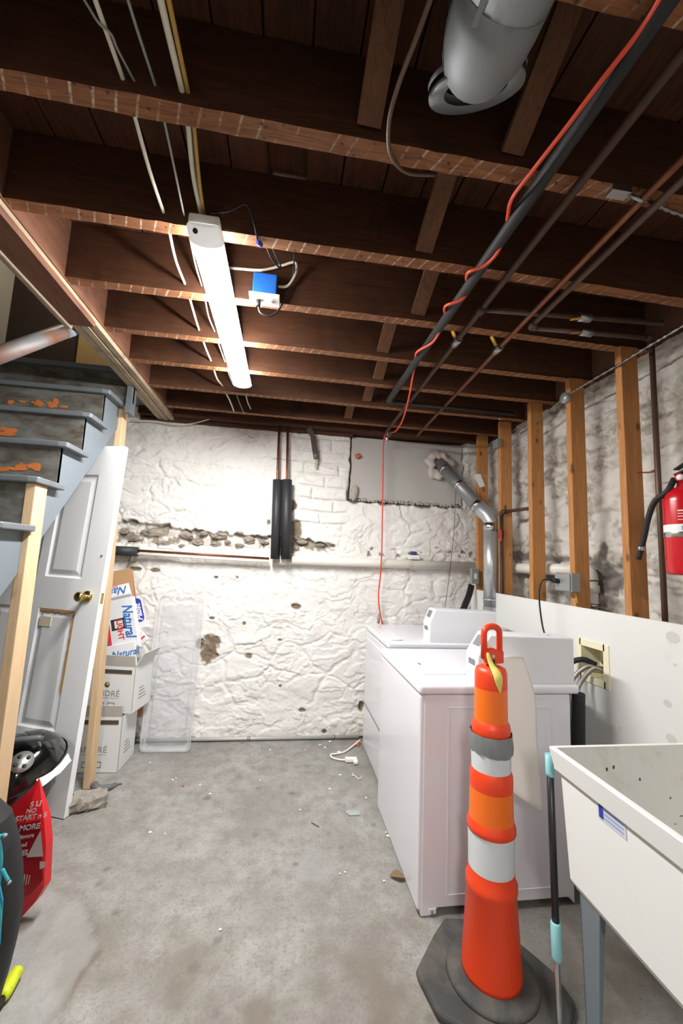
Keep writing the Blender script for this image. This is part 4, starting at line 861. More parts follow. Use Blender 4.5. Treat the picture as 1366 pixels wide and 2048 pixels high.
strip = [((-.034, -.020, 1301), (-.022, -.022, 1302)), ((-.033, -.026, 1316), (-.018, -.028, 1314)), ((-.030, -.034, 1326), (-.006, -.036, 1328)), ((-.030, -.050, 1334), (.004, -.050, 1333)), ((-.030, yf, 1343), (.006, yf, 1341)), ((-.026, yf-.002, 1354), (.004, yf-.002, 1353)), ((-.016, yf, 1364), (-.001, yf, 1366)), ((-.008, yf, 1374), (-.004, yf, 1374))]
vs = []
for l_, r__ in strip:
    for x_, y_, py in (l_, ((l_[0]+r__[0])/2, min(l_[1], r__[1])-.006, (l_[2]+r__[2])/2), r__): vs.append(c0+Vector((x_, y_, cz(py))))
b.add(vs, [(3*k+q, 3*k+1+q, 3*k+4+q, 3*k+3+q) for k in range(len(strip)-1) for q in range(2)], 0, True); b.build('yellow_tape', m_yel, cone, solid=.007, subd=1)

# curled white sheet behind the cone
t = thing('plastic_sheet', (.98, 1.56, .45), 'curled blank white plastic sheet hanging behind the traffic cone', 'sheet')
edgeL = [at(975, 1318, Y=1.54), at(985, 1400, Y=1.53), at(1000, 1500, Y=1.51), at(1015, 1577, Y=1.48)]
edgeR = [at(1046, 1314, Y=1.655), at(1070, 1390, Y=1.665), at(1075, 1480, Y=1.63), at(1086, 1626, Y=1.54)]
L_, R_ = bez(edgeL, 8), bez(edgeR, 8)
def shfn(u, v):
    i = min(int(v*24), 24); p = L_[i].lerp(R_[i], u); p = p.copy(); p.y -= .020*math.sin(u*math.pi)*(1-.5*v); p.z += (.028*math.sin(u*math.pi*.5)*(1-u)*1.2 if v < .2 else 0)*(1-v*5); return p
b = MB(); b.grid(shfn, 12, 24); b.build('sheet', M('blank_sheet', '#fbf4ee', .45, var=.02), t, solid=.0015)

# ================================================================== UTILITY SINK AND POLE
m_sink = M('white_sink_plastic', '#e2e3e1', .4, var=.03, scale=3); m_sinkin = M('stained_basin', '#d6d5cf', .55, var=.05, scale=5, dirt='#bdb9ad', damt=.3, dscale=5); m_leg = M('blue_grey_steel', '#7d8b92', .45, .4, var=.06)
sink = thing('utility_sink', (1.16, .85, 0), 'large white plastic laundry sink on blue-grey metal legs', 'sink')
sx0, sx1, sy0, sy1, zr, zb_ = .832, 1.50, .50, 1.192, .86, .495; tp_ = .035; th = .012
def ring(d, z, r=0): return [Vector((sx0+d, sy0+d, z)), Vector((sx1-d, sy0+d, z)), Vector((sx1-d, sy1-d, z)), Vector((sx0+d, sy1-d, z))]
def walls(b, rings, mi=0, flip=False):
    for A_, B_ in zip(rings[:-1], rings[1:]):
        b.add(A_+B_, [((k, (k+1) % 4, 4+(k+1) % 4, 4+k) if not flip else (4+k, 4+(k+1) % 4, (k+1) % 4, k)) for k in range(4)], mi)
b = MB(); walls(b, [ring(tp_+.012, zb_), ring(tp_, zb_+.02), ring(.022, zr-.062), ring(.010, zr-.060), ring(.0, zr-.003), ring(.004, zr)]); b.add(ring(tp_+.012, zb_), [(3, 2, 1, 0)])
walls(b, [ring(.004, zr), ring(.016, zr)]); b.build('basin', m_sink, sink, bevel=.006)
b = MB(); walls(b, [ring(.016, zr), ring(.03, zr-.10), ring(.06, zb_+.03)]); b.add(ring(.06, zb_+.03), [(0, 1, 2, 3)]); b.build('basin_interior', m_sinkin, sink)
rs = random.Random(8); gr = M('black_grime', '#4a463c', .9, var=.3, scale=60)
for k in range(16):      # grime splashes on the far inner wall
    c = at(rs.gauss(1352, 16), rs.gauss(1648, 14), Y=sy1-.036); f = (zr-c.z)/.36; yy = sy1-.016-.044*f-.002
    if c.z > .82 or c.x > 1.45: continue
    r = rs.uniform(.002, .007); n = 8; b = MB(); b.prism([(c.x+r*math.cos(2*math.pi*q/n)*rs.uniform(.5, 1.3), yy, c.z+r*1.3*math.sin(2*math.pi*q/n)*rs.uniform(.5, 1.3)) for q in range(n)], (0, .004, 0)); b.build('grime_spot', gr, sink)
for px, py in ((1337, 1596), (1230, 1537), (1216, 1541), (1280, 1560)):
    c = at(px, py, Y=sy1-.03); f = (zr-c.z)/.36; yy = sy1-.016-.044*f-.002; b = MB(); b.prism([(c.x-.003, yy, c.z-.004), (c.x+.004, yy, c.z-.003), (c.x+.003, yy, c.z+.006), (c.x-.002, yy, c.z+.004)], (0, .003, 0)); b.build('grime_spot', gr, sink)
# maker's sticker under the rim on the long side
def sidept(y, z): f = (zr-.062-z)/(.345-.06); return Vector((sx0+.022+(tp_-.022)*f-.0012, y, z))
y0s, y1s = at(1195, 1620, X=sx0+.02).y, at(1250, 1650, X=sx0+.02).y; z0s = zr-.104
b = MB(); b.add([sidept(y0s, zr-.064), sidept(y1s, zr-.064), sidept(y1s, z0s), sidept(y0s, z0s)], [(0, 1, 2, 3)]); stk = b.build('sticker', M('sticker_white', '#c9cedb', .4), sink, solid=.0006)
b = MB(); b.add([sidept(y0s-.003, zr-.068)+Vector((-.001, 0, 0)), sidept(y0s-.018, zr-.068)+Vector((-.001, 0, 0)), sidept(y0s-.018, z0s+.004)+Vector((-.001, 0, 0)), sidept(y0s-.003, z0s+.004)+Vector((-.001, 0, 0))], [(0, 1, 2, 3)]); b.build('sticker_mark', m_navy, stk)
for k in range(3):
    za = zr-.072-k*.010; b = MB(); b.add([sidept(y0s-.022, za)+Vector((-.001, 0, 0)), sidept(y1s+.006, za)+Vector((-.001, 0, 0)), sidept(y1s+.006, za-.004)+Vector((-.001, 0, 0)), sidept(y0s-.022, za-.004)+Vector((-.001, 0, 0))], [(0, 1, 2, 3)]); b.build('sticker_line', M('sticker_blue', '#8fa0cc', .4), stk)
for (lx, ly, sxx, syy) in ((sx0+.05, sy1-.055, 1, -1), (sx0+.05, sy0+.055, 1, 1), (sx1-.05, sy1-.055, -1, -1), (sx1-.05, sy0+.055, -1, 1)):
    b = MB(); b.prism([(lx, ly, zb_+.03), (lx+.085*sxx, ly, zb_+.03), (lx+.045*sxx, ly, 0), (lx+.015*sxx, ly, 0)], (0, .004*syy, 0)); b.prism([(lx, ly, zb_+.03), (lx, ly+.075*syy, zb_+.03), (lx+.015*sxx, ly+.035*syy, 0), (lx+.015*sxx, ly, 0)], (.004*sxx, 0, 0)); b.build('leg', m_leg, sink)
t = thing('telescopic_pole', (.87, 1.21, 0), 'black and silver telescopic pole with teal grips leaning by the sink', 'pole')
pb_, pt_ = Vector((.868, 1.212, 0)), at(1099, 1508, Y=1.245)
pf = lambda q: pb_+(pt_-pb_)*q
b = MB(); b.tube([pf(0), pf(.42)], .0085, 12); b.build('silver_section', m_chrome, t)
b = MB(); b.tube([pf(.36), pf(.98)], .0105, 12); b.build('black_section', M('black_tube', '#202123', .35, var=.1), t)
m_teal = M('teal_plastic', '#8cc6cb', .45, var=.06)
b = MB(); b.tube([pf(.30), pf(.31), pf(.42), pf(.425)], [.011, .0145, .0145, .012], 14); b.build('grip', m_teal, t)
b = MB(); b.tube([pf(.92), pf(.93), pf(1.0)], [.012, .0135, .0135], 14); b.build('grip', m_teal, t)

# ================================================================== GRILL, CHARCOAL BAG, BACKPACK
m_enam = M('black_enamel', '#0c0c0d', .12, var=.1, coat=.6)
gr_ = thing('kettle_grill', (-1.20, 2.20, 0), 'small black kettle grill with vented lid in front of the leaning door', 'grill')
gc = Vector((-1.19, 2.21, .355)); gn = Vector((-.20, -.27, .94)).normalized(); G = zframe(gc, gn)
b = MB(); b.lathe([(.192, -.012), (.196, -.004), (.192, .004), (.186, .02), (.172, .055), (.140, .092), (.095, .118), (.045, .132), (0, .135)], G, 40); lid = b.build('lid', m_enam, gr_)
b = MB(); b.lathe([(.196, -.006), (.1985, 0), (.196, .006)], G, 40); b.build('rim', M('dark_rim', '#2a2a2b', .3, .6), lid)
vc = at(40, 1524, Y=2.13); vn = (G.to_3x3() @ Vector((.2, -.3, .93))).normalized()
# vent plate sits on the dome where the sight line meets it
def on_dome(px, py):
    d = (at(px, py, Y=2.0)-EYE).normalized(); best = None
    Gi = G.inverted()
    for k in range(400):
        p = Gi @ (EYE + d*(2.2+k*.002)); r = math.hypot(p.x, p.y)
        if r < .19 and p.z < .135*math.sqrt(max(0, 1-(r/.19)**2))+.002 and p.z > 0: return EYE+d*(2.2+k*.002)
    return gc+gn*.13
vp = on_dome(44, 1524); q = G.inverted() @ vp; vn = (G.to_3x3() @ Vector((q.x/.19**2, q.y/.19**2, q.z/.135**2))).normalized(); VF = zframe(vp+vn*.003, vn)
b = MB(); b.lathe([(.045, -.004), (.045, .002), (0, .003)], VF, 28); vt = b.build('vent_plate', M('dull_aluminium', '#a8aaa8', .4, .8, var=.1), lid)
for a in (45, 135, 225, 315):
    b = MB(); b.lathe([(0, .0028), (.0085, .0028), (.0085, .0042), (0, .0042)], VF @ Matrix.Translation((.025*math.cos(math.radians(a)), .025*math.sin(math.radians(a)), 0)), 14); b.build('vent_hole', m_black, vt)
hp_ = [on_dome(22, 1490), on_dome(78, 1494)]; 
b = MB(); hl = Vector((.97, .15, .05)); ha = on_dome(52, 1497); nh = gn
for s_ in (-1, 1): b.tube([ha+hl*s_*.058, ha+hl*s_*.055+nh*.034], .006, 8)
b.build('handle_bracket', m_steel, lid)
b = MB(); b.tube([ha+hl*-.078+nh*.040, ha+hl*-.06+nh*.046, ha+hl*.06+nh*.046, ha+hl*.078+nh*.040], [.010, .014, .014, .010], 12); b.build('handle', M('grey_handle', '#4d5355', .5), lid)
b = MB(); b.lathe([(.182, .33), (.178, .27), (.150, .19), (.10, .135), (0, .115)], Matrix.Translation((-1.21, 2.21, 0)), 36); b.build('bowl', m_enam, gr_)
for a in (90, 200, 310):
    ca, sa = math.cos(math.radians(a)), math.sin(math.radians(a)); b = MB(); b.tube([(-1.21+.10*ca, 2.21+.10*sa, .16), (-1.21+.155*ca, 2.21+.155*sa, .004)], .009, 8); b.build('leg', m_steel, gr_)
t = thing('crumpled_paper', (-1.04, 2.1, .3), 'crumpled white paper sticking out below the grill lid', 'paper'); b = MB(); rs = random.Random(12)
pe = [at(142, 1522, Y=2.20), at(125, 1542, Y=2.14), at(108, 1556, Y=2.08), at(92, 1568, Y=2.05), at(78, 1576, Y=2.03)]; pu = [at(143, 1506, Y=2.24), at(128, 1528, Y=2.17), at(112, 1544, Y=2.11), at(96, 1553, Y=2.08), at(80, 1560, Y=2.06)]
vs = []; 
for a, e in zip(pe, pu): j = Vector((rs.uniform(-.006, .006), rs.uniform(-.012, .012), rs.uniform(-.01, .006))); vs += [a+j, a.lerp(e, .4)+Vector((0, -.010, 0)), a.lerp(e, .75)+Vector((-.025, .02, .0))]
b.add(vs, [(3*k+q, 3*k+3+q, 3*k+4+q, 3*k+1+q) for k in range(4) for q in range(2)]); b.build('paper', m_white, t, solid=.002)

bag = thing('charcoal_bag', (-1.0, 1.85, 0), 'upright red paper charcoal bag with white lettering beside the grill', 'bag')
m_bag = M('glossy_red_paper', '#d8202a', .32, var=.06, scale=6); m_bagf = M('dark_red_paper', '#b81c2c', .35, var=.06, scale=6); m_bw = M('white_bag_print', '#e8dcdc', .4)
F = lambda px, py, dy=0: at(px, py, Y=1.80+dy)
front = [F(78, 1557), F(60, 1580), F(35, 1602), F(12, 1622), F(-40, 1650), F(-60, 1840), F(20, 1852), F(38, 1840), F(70, 1805), F(88, 1775), F(92, 1690), F(88, 1640)]
for p in front: p.z = max(p.z, .004)
cen = sum(front, Vector())/len(front)
side = [Vector((p.x+(.006 if k > 3 else 0), p.y+(.035 if k > 3 else .004), p.z)) for k, p in enumerate(front)]
b = MB(); n = len(front); ctr = cen+Vector((0, -.035, 0))
b.add(front+[ctr], [(k, (k+1) % n, n) for k in range(n)]); fr_ = MB()
fr_.add(front+[ctr], [((k+1) % n, k, n) for k in range(n)]); fp = fr_.build('front_face', m_bag, bag)
b = MB(); b.add(front+side, [(k, (k+1) % n, n+(k+1) % n, n+k) for k in range(n)]); b.add(side, [list(range(n))]); b.build('gusset_and_back', m_bag, bag, bevel=.004)
def onbag(px, py): return at(px, py, Y=1.752)
fxd = (at(80, 1640, Y=1.75)-at(40, 1646, Y=1.75)).normalized(); fyd = Vector((.06, 0, 1)).normalized()
b = MB(); b.add([onbag(x, y) for x, y in ((34, 1650), (80, 1640), (86, 1760), (60, 1790), (34, 1800))], [(4, 3, 2, 1, 0)]); b.build('dark_print_field', m_bagf, fp)
for txt, px, py, sz in (('S LI', 60, 1614, .026), ('NO', 52, 1627, .022), ('START n S', 30, 1643, .024), ('MORE', 38, 1662, .026), ('flavors', 36, 1678, .02), ('and', 38, 1694, .018), ('SELF', 36, 1712, .026)):
    lettering(txt, onbag(px, py)+Vector((0, -.002, 0)), fxd, fyd, sz, m_bw, fp, shear=.2, bold=.0006)
b = MB(); b.add([onbag(x, y)+Vector((0, -.002, 0)) for x, y in ((82, 1660), (87, 1712), (54, 1714), (70, 1682))], [(3, 2, 1, 0)]); b.build('white_chart', m_bw, fp)
b = MB(); b.add([onbag(x, y)+Vector((0, -.002, 0)) for x, y in ((80, 1722), (91, 1722), (90, 1734), (80, 1738))], [(3, 2, 1, 0)]); b.build('white_block', m_bw, fp)
b = MB()
for k in range(5): b.add([onbag(x, y)+Vector((0, -.0025, 0)) for x, y in ((40+k*5, 1745+k), (42+k*5, 1745+k), (38+k*5, 1775-k*2), (36+k*5, 1775-k*2))], [(3, 2, 1, 0)])
tag(b.build('fine_print', m_bw, fp), kind='stuff')

pk = thing('backpack', (-1.0, 1.5, 0), 'black backpack with teal cords standing at the left edge', 'backpack')
m_pk = M('black_nylon', '#17191b', .65, var=.2, scale=40); m_cord = M('teal_cord', '#2e98a3', .5, var=.1, scale=40); m_tfab = M('teal_fabric', '#1f8fb0', .6, var=.08)
prof_ = [(.60, -.858), (.565, -.818), (.49, -.79), (.416, -.772), (.33, -.76), (.287, -.757), (.20, -.762), (.12, -.772), (.05, -.785), (.004, -.80)]
b = MB(); rings = []
for z, xr in [(.64, -.90)]+prof_:
    xl = -1.22; xr += .018; w = (xr-xl)/2; c = (xr+xl)/2; d = .09*(1-.25*((z-.3)/.35)**2); rings.append([Vector((c+w*math.copysign(abs(math.cos(a))**.55, math.cos(a)), 1.455+d*math.copysign(abs(math.sin(a))**.55, math.sin(a)), z)) for a in [2*math.pi*k/24 for k in range(24)]])
for A_, B_ in zip(rings[:-1], rings[1:]): b.add(A_+B_, [(24+k, 24+(k+1) % 24, (k+1) % 24, k) for k in range(24)], 0, True)
b.add(rings[0], [list(range(24))]); b.add(rings[-1], [list(range(23, -1, -1))]); b.build('body', m_pk, pk)
P_ = lambda px, py: at(px, py, Y=1.360)
b = MB(); b.add([P_(-40, 1690), P_(2, 1692), P_(4, 1740), P_(0, 1770), P_(6, 1800), P_(0, 1890), P_(-40, 1900)], [(6, 5, 4, 3, 2, 1, 0)]); b.build('teal_pocket', m_tfab, pk, solid=.004)
for path in ([(-20, 1668), (4, 1669), (12, 1666)], [(-4, 1665), (3, 1690), (5, 1720), (2, 1745)], [(2, 1745), (-5, 1760), (-20, 1770)], [(8, 1735), (14, 1748), (20, 1758)], [(-2, 1790), (3, 1830), (-1, 1870)]):
    b = MB(); b.tube(bez([P_(x, y)+Vector((0, -.006, 0)) for x, y in path], 5), .0045, 8); b.build('cord', m_cord, pk)
for px, py in ((12, 1666), (20, 1759)):
    b = MB(); b.tube([P_(px, py)+Vector((0, -.006, 0)), P_(px+2, py+5)+Vector((0, -.006, 0))], .006, 8); b.build('cord_end', m_steel, pk)
t = thing('plastic_tool', (-.77, 1.56, 0), 'bright yellow-green plastic tool handle lying on the floor by the backpack', 'tool')
a, e = at(4, 1998, Z=.02), at(36, 1940, Z=.02); b = MB(); b.tube([a, a.lerp(e, .12), a.lerp(e, .3), a.lerp(e, .8), a.lerp(e, .94), e], [.012, .018, .0195, .0185, .019, .010], 10); b.build('grip', M('fluorescent_yellow', '#c6d321', .45, var=.06), t)
b = MB(); b.tube([a, a+(a-e)*.6], .010, 8); b.build('shaft', m_black, t)
for k in range(2):
    d = Vector((.012*(-1 if k else 1), 0, .010)); b = MB(); b.tube([a.lerp(e, .2)+d, a.lerp(e, .85)+d], .004, 6); b.build('grip_ridge', MATS['fluorescent_yellow'], t)

# ================================================================== UNDER THE JOISTS
m_gal2 = M('dusty_galvanised', '#85888a', .6, .6, var=.12, scale=5, dirt='#6d6c68', damt=.3, dscale=9)
du = thing('air_duct', (.345, .5, 2.45), 'round galvanised air duct with an end collar near the camera', 'duct'); dx, dz_, dr_ = .345, 2.455, .088
b = MB(); b.tube([(dx, -1.5, dz_), (dx, .60, dz_)], dr_, 32); b.build('duct', m_gal2, du)
b = MB(); b.tube([(dx, .57, dz_), (dx, .61, dz_), (dx, .645, dz_+.004), (dx+.004, .675, dz_+.020), (dx+.010, .695, dz_+.05), (dx+.014, .70, dz_+.10), (dx+.014, .70, ZS)], [dr_*1.01, dr_*1.01, dr_*1.0, dr_*.93, dr_*.85, dr_*.80, dr_*.80], 32); b.build('elbow', m_gal2, du)
b = MB(); b.tube([(dx, .46, dz_), (dx, .50, dz_)], dr_*1.015, 32); b.build('seam_band', m_gal2, du)
b = MB(); b.bar((dx-.055, -1.5, dz_-.070), (dx-.055, .59, dz_-.070), .010, .006); b.build('lock_seam', m_gal2, du)
CT = zframe((.372, .75, 2.475), (-.20, -.50, .84))
b = MB(); b.lathe([(dr_*.80, .022), (dr_*1.16, .012), (dr_*1.20, .006), (dr_*1.19, 0), (dr_*.80, .004)], CT, 40); b.build('collar', m_gal2, du)
b = MB(); b.lathe([(dr_*1.19, .030), (dr_*1.215, .025), (dr_*1.19, .020)], CT, 40); b.build('collar_bead', m_gal2, du)
# cables threaded through the joists: x at joist planes
m_cg = M('grey_cable', '#8b8b89', .5, var=.08); m_cw = M('white_cable', '#d3cdb8', .5, var=.08); m_cy = M('yellow_cable', '#b08a3e', .5, var=.08)
def cable(label, xs, y0, y1, r, mat, sag=.012, extra=None):
    pts = []; yy = [y for y in JY if y0 <= y <= y1]
    for i, y in enumerate(yy):
        x = xs[min(i, len(xs)-1)]; z = 2.515
        pts.append((x, y, z)); pts.append((x, y+.05, z))
        if i+1 < len(yy): x2 = xs[min(i+1, len(xs)-1)]; pts.append(((x+x2)/2+.004*math.sin(i*2+r*900), (y+.05+yy[i+1])/2, z-sag*(1+.5*math.sin(i*1.7+r*700))))
    if extra: pts += extra
    t = thing('electrical_cable', pts[0], label, 'cable', 'cables through the joists'); b = MB(); b.tube(bez(pts, 5), r, 8); b.build('cable', mat, t); return t
cable('leftmost grey cable threaded through the joists, running to the back wall', [-.46, -.45, -.447, -.462, -.478, -.492, -.49, -.475, -.455], .1, 2.7, .0055, m_cw, extra=[(-.455, 2.85, 2.50), (-.44, 2.98, 2.47)])
cable('thin grey cable between the leftmost cable and the shop light', [-.385, -.378, -.374, -.396, -.410, -.415, -.41, -.40, -.395], .1, 2.7, .0035, m_cg, extra=[(-.39, 2.86, 2.50), (-.37, 2.98, 2.47)])
cable('thick pale cable ending at the near end of the shop light', [-.32, -.314, -.312, -.338], .1, 1.3, .0075, m_cw)
cable('yellow cable beside the thick pale one above the shop light', [-.300, -.297, -.298, -.330], .1, 1.3, .0055, m_cy, sag=.02)
t = thing('electrical_cable', at(190, 30, Z=2.52), 'slack thin grey wire drooping beside the leftmost cable at top', 'cable'); b = MB(); b.tube(bez([at(150, -30, Z=2.52), at(175, 10, Z=2.51), at(197, 45, Z=2.50), at(222, 68, Z=2.505), at(236, 100, Z=2.51), (-.42, .90, 2.515)]), .003, 6); b.build('wire', m_cg, t)
t = thing('electrical_cable', (-.36, 2.9, 2.5), 'short loose pale cable end hanging behind the far end of the shop light', 'cable'); b = MB(); b.tube(bez([(-.33, 2.70, 2.515), (-.33, 2.82, 2.50), (-.31, 2.90, 2.47)]), .004, 6); b.build('wire', m_cw, t)
t = thing('electrical_cable', at(380, 845, Y=3.27), 'thin pale cable lying along the top of the back wall', 'cable'); b = MB(); b.tube(bez([at(262, 840, Y=3.24), at(310, 842, Y=3.235), at(352, 848, Y=3.23), at(385, 847, Y=3.235), at(420, 838, Y=3.22)]), .004, 6); b.build('wire', m_cw, t)
t = thing('electrical_cable', at(780, 250, Z=2.46), 'brown cable looping down in front of the first joist beside the duct', 'cable'); b = MB(); b.tube(bez([at(875, -40, Z=2.47), at(835, 70, Z=2.46), at(797, 170, Z=2.455), at(778, 245, Z=2.45), at(782, 310, Z=2.46), at(815, 345, Z=2.50), at(870, 350, Z=2.52)]), .0055, 8); b.build('wire', M('brown_cable', '#5d4434', .5), t)
# blue box with white outlet plate under the third joist
o = at(529, 598, Z=2.452); bx_ = o.x; t = thing('junction_box', (bx_, 1.59, 2.47), 'blue plastic junction box with white outlet plate under a joist', 'outlet box')
b = MB(); b.box((bx_-.050, 1.555, 2.462), (bx_+.046, 1.622, 2.56)); b.build('box', M('blue_plastic', '#1f5fb0', .45, var=.06), t, bevel=.004)
b = MB(); b.box((bx_-.062, 1.538, 2.452), (bx_+.062, 1.616, 2.462)); pl = b.build('outlet_plate', m_white, t, bevel=.003)
for k in (-1, 1):
    b = MB(); b.lathe([(0, 0), (.016, 0), (.016, .002), (0, .002)], Matrix.Translation((bx_+k*.026, 1.577, 2.450)), 16); rc = b.build('receptacle', m_white, pl)
    for s_ in (-1, 1):
        b = MB(); b.box((bx_+k*.026+s_*.005-.001, 1.573, 2.4495), (bx_+k*.026+s_*.005+.001, 1.581, 2.4503)); b.build('slot', m_black, rc)
t = thing('lamp_cord', (bx_-.02, 1.57, 2.44), 'black plug and looping cord in the outlet of the blue junction box', 'cord')
b = MB(); b.tube([(bx_-.026, 1.577, 2.450), (bx_-.024, 1.572, 2.418)], [.011, .009], 10); b.build('plug', m_black, t)
b = MB(); b.tube(bez([(bx_-.024, 1.572, 2.42), (bx_-.012, 1.57, 2.392), (bx_+.02, 1.575, 2.385), (bx_+.055, 1.59, 2.42), (bx_+.085, 1.60, 2.50), (bx_+.11, 1.58, 2.60), (bx_+.10, 1.45, 2.62), (bx_+.02, 1.42, 2.60), (bx_+.06, 1.52, 2.57), (bx_+.03, 1.45, 2.54), (bx_, 1.34, 2.53), (bx_-.01, 1.30, 2.475), (bx_-.02, 1.255, 2.50), (bx_-.05, 1.24, 2.56), (bx_-.10, 1.24, 2.53), (-.30, 1.215, 2.485)], 6), .0035, 8); b.build('cord', m_black, t)
b = MB(); b.tube([(bx_-.012, 1.285, 2.470), (bx_+.002, 1.30, 2.470)], .008, 8); b.build('clip', m_navy, t)
t = thing('electrical_cable', (bx_, 1.6, 2.58), 'white cable running across the joist bay into the blue junction box', 'cable'); b = MB(); b.tube(bez([(bx_-.22, 1.612, 2.60), (bx_-.12, 1.605, 2.60), (bx_-.02, 1.60, 2.605), (bx_+.06, 1.59, 2.63), (bx_+.115, 1.58, 2.645), (bx_+.12, 1.585, 2.60), (bx_+.09, 1.595, 2.545), (bx_+.05, 1.595, 2.535)]), .0055, 8); b.build('wire', m_cw, t)
# long pipes running in depth under the joists
def yz(px, py, z): return at(px, py, Z=z)
t = thing('insulated_pipe', (.61, 1.4, 2.445), 'thick black insulated pipe under the joists with the orange cord around it', 'pipe')
b = MB(); bp = [(.655, -.6, 2.448), (.634, .9, 2.446), (.618, 2.43, 2.444)]; b.tube(bp, .0195, 14); b.build('insulation', M('shaded_insulation', '#141414', .65, var=.2), t)  # same foam as the wall sleeves, blackened to paint in weaker light
b = MB(); b.tube(bez([(.615, 2.42, 2.444), (.622, 2.452, 2.444), (.655, 2.458, 2.444)], 5), .018, 12); b.build('elbow', m_black, t)
b = MB(); b.tube([(.65, 2.458, 2.444), (1.50, 2.452, 2.440)], .013, 10); b.build('branch_pipe', M('dark_iron', '#2d2a29', .6, .3), t)
b = MB(); b.tube([(1.40, 2.455, 2.45), (1.40, 2.455, 2.40), (1.395, 2.45, 2.39)], .006, 6); b.build('hanger', m_steel, t)
t = thing('iron_pipe', (.75, 1.5, 2.45), 'brown iron pipe with a yellow valve running in depth under the joists', 'pipe')
b = MB(); b.tube([(.735, -.6, 2.452), (.745, 1.2, 2.45), (.765, 3.12, 2.448)], .0125, 10); b.build('pipe', m_iron, t)
b = MB(); b.tube([(.749, 1.43, 2.45), (.749, 1.47, 2.45)], .018, 10); b.tube([(.749, 1.45, 2.45), (1.55, 1.40, 2.462)], .011, 10); b.build('branch_pipe', m_iron, t)
m_vy = M('yellow_lever', '#c59a2a', .5)
def valve(par, p, ax, lev, mat):
    p = Vector(p); ax = Vector(ax).normalized(); b = MB(); b.tube([p-ax*.028, p+ax*.028], .018, 10); v_ = b.build('valve', m_steel, par)
    l = Vector(lev); b = MB(); b.tube([p, p+l*.25], .006, 6); b.build('valve_stem', m_steel, v_); b = MB(); b.bar(p+l*.25, p+l, .016, .006, up=(0, 0, 1) if abs(l.normalized().z) < .9 else (0, 1, 0)); b.build('lever', mat, v_, bevel=.002)
valve(t, (.752, 1.70, 2.45), (0, 1, 0), (-.045, -.035, .05), m_vy)
valve(t, (1.195, 1.424, 2.456), (1, 0, 0), (-.075, -.02, -.03), m_vy)
t = thing('copper_pipe', (.96, 1.5, 2.45), 'bright copper pipe with a yellow valve running in depth under the joists', 'pipe')
b = MB(); b.tube([(.925, -.6, 2.452), (.95, .9, 2.452), (.965, 1.5, 2.45), (1.03, 3.10, 2.445)], .0115, 10); b.build('pipe', m_copper, t)
valve(t, (.972, 1.72, 2.449), (0, 1, 0), (-.05, -.03, .045), m_vy)
t = thing('water_pipe', (1.0, 1.2, 2.44), 'dull pipe right of the copper one, turning to the studs and down behind the panel', 'pipe'); m_dull = M('dull_pipe', '#5f4a3e', .5, .5, var=.25, scale=10)
vx2, vy2 = 1.60, 1.505
b = MB(); b.tube([(.965, -.6, 2.44), (1.0, 1.48, 2.438)], .0115, 10); b.tube(bez([(1.0, 1.47, 2.438), (1.003, 1.50, 2.438), (1.03, 1.508, 2.439)], 4), .015, 10); b.tube([(1.03, 1.508, 2.439), (vx2-.03, vy2, 2.46)], .0115, 10); b.tube(bez([(vx2-.03, vy2, 2.46), (vx2, vy2, 2.458), (vx2, vy2, 2.42)], 4), .015, 10); b.tube([(vx2, vy2, 2.42), (vx2, vy2+.005, .9)], .0115, 10); b.build('pipe', m_dull, t)
valve(t, (1.27, 1.507, 2.449), (1, 0, 0), (-.08, -.012, -.02), M('orange_lever', '#a85e34', .5))
t = thing('pipe_clamp', at(1238, 378, Z=2.47), 'bright metal clamp holding two pipes to the first joist', 'clamp'); c = at(1240, 378, Z=2.475)
b = MB(); b.box((c.x-.03, c.y-.008, 2.462), (c.x+.03, c.y+.02, 2.482)); b.tube([(c.x+.03, c.y, 2.462), (c.x+.06, c.y-.005, 2.445), (c.x+.10, c.y, 2.45)], .005, 6); b.build('clamp', m_steel, t)
# armoured cables
def armoured(label, pts, r=.0055):
    c_ = bez(pts, 10); P2 = []; R2 = []; d = 0; last = c_[0]
    for a, e in zip(c_[:-1], c_[1:]):
        L = (e-a).length; n = max(1, int(L/.009))
        for k in range(n): P2.append(a.lerp(e, k/n)); R2.append(r*(1.15 if len(P2) % 3 else .5))
    t = thing('armoured_cable', pts[0], label, 'cable', 'armoured cables'); b = MB(); b.tube(P2, R2, 8); b.build('cable', M('dull_armour', '#8f8d88', .35, .9), t); return t
armoured('armoured metal cable sagging across the tops of the wooden studs', [at(1420, 615, X=1.53), at(1366, 652, X=1.53), at(1290, 697, X=1.53), at(1240, 728, X=1.53), at(1190, 757, X=1.535), at(1140, 788, X=1.535), at(1105, 815, X=1.56), at(1080, 842, X=1.58), at(1040, 868, X=1.60)])
armoured('short armoured metal cable running right from the pipe clamp', [(c.x+.03, c.y+.01, 2.468), at(1300, 402, Z=2.465), at(1340, 422, Z=2.465), at(1400, 440, Z=2.465)])
b = MB(); q = at(1133, 795, X=1.53); t = thing('cable_box', q, 'small round grey cable box on the second stud top', 'outlet box'); b.lathe([(0, 0), (.028, 0), (.030, .006), (.030, .03), (0, .03)], zframe((1.545, 1.982-.0, q.z), (-1, 0, 0)), 18); b.build('box', m_boxg, t)
b = MB(); q = at(1010, 880, X=1.53); t = thing('cable_box', q, 'small grey cable box on the fourth stud top', 'outlet box'); b.box((1.512, 2.685, q.z-.03), (1.545, 2.76, q.z+.035)); b.build('box', m_boxg, t, bevel=.006)
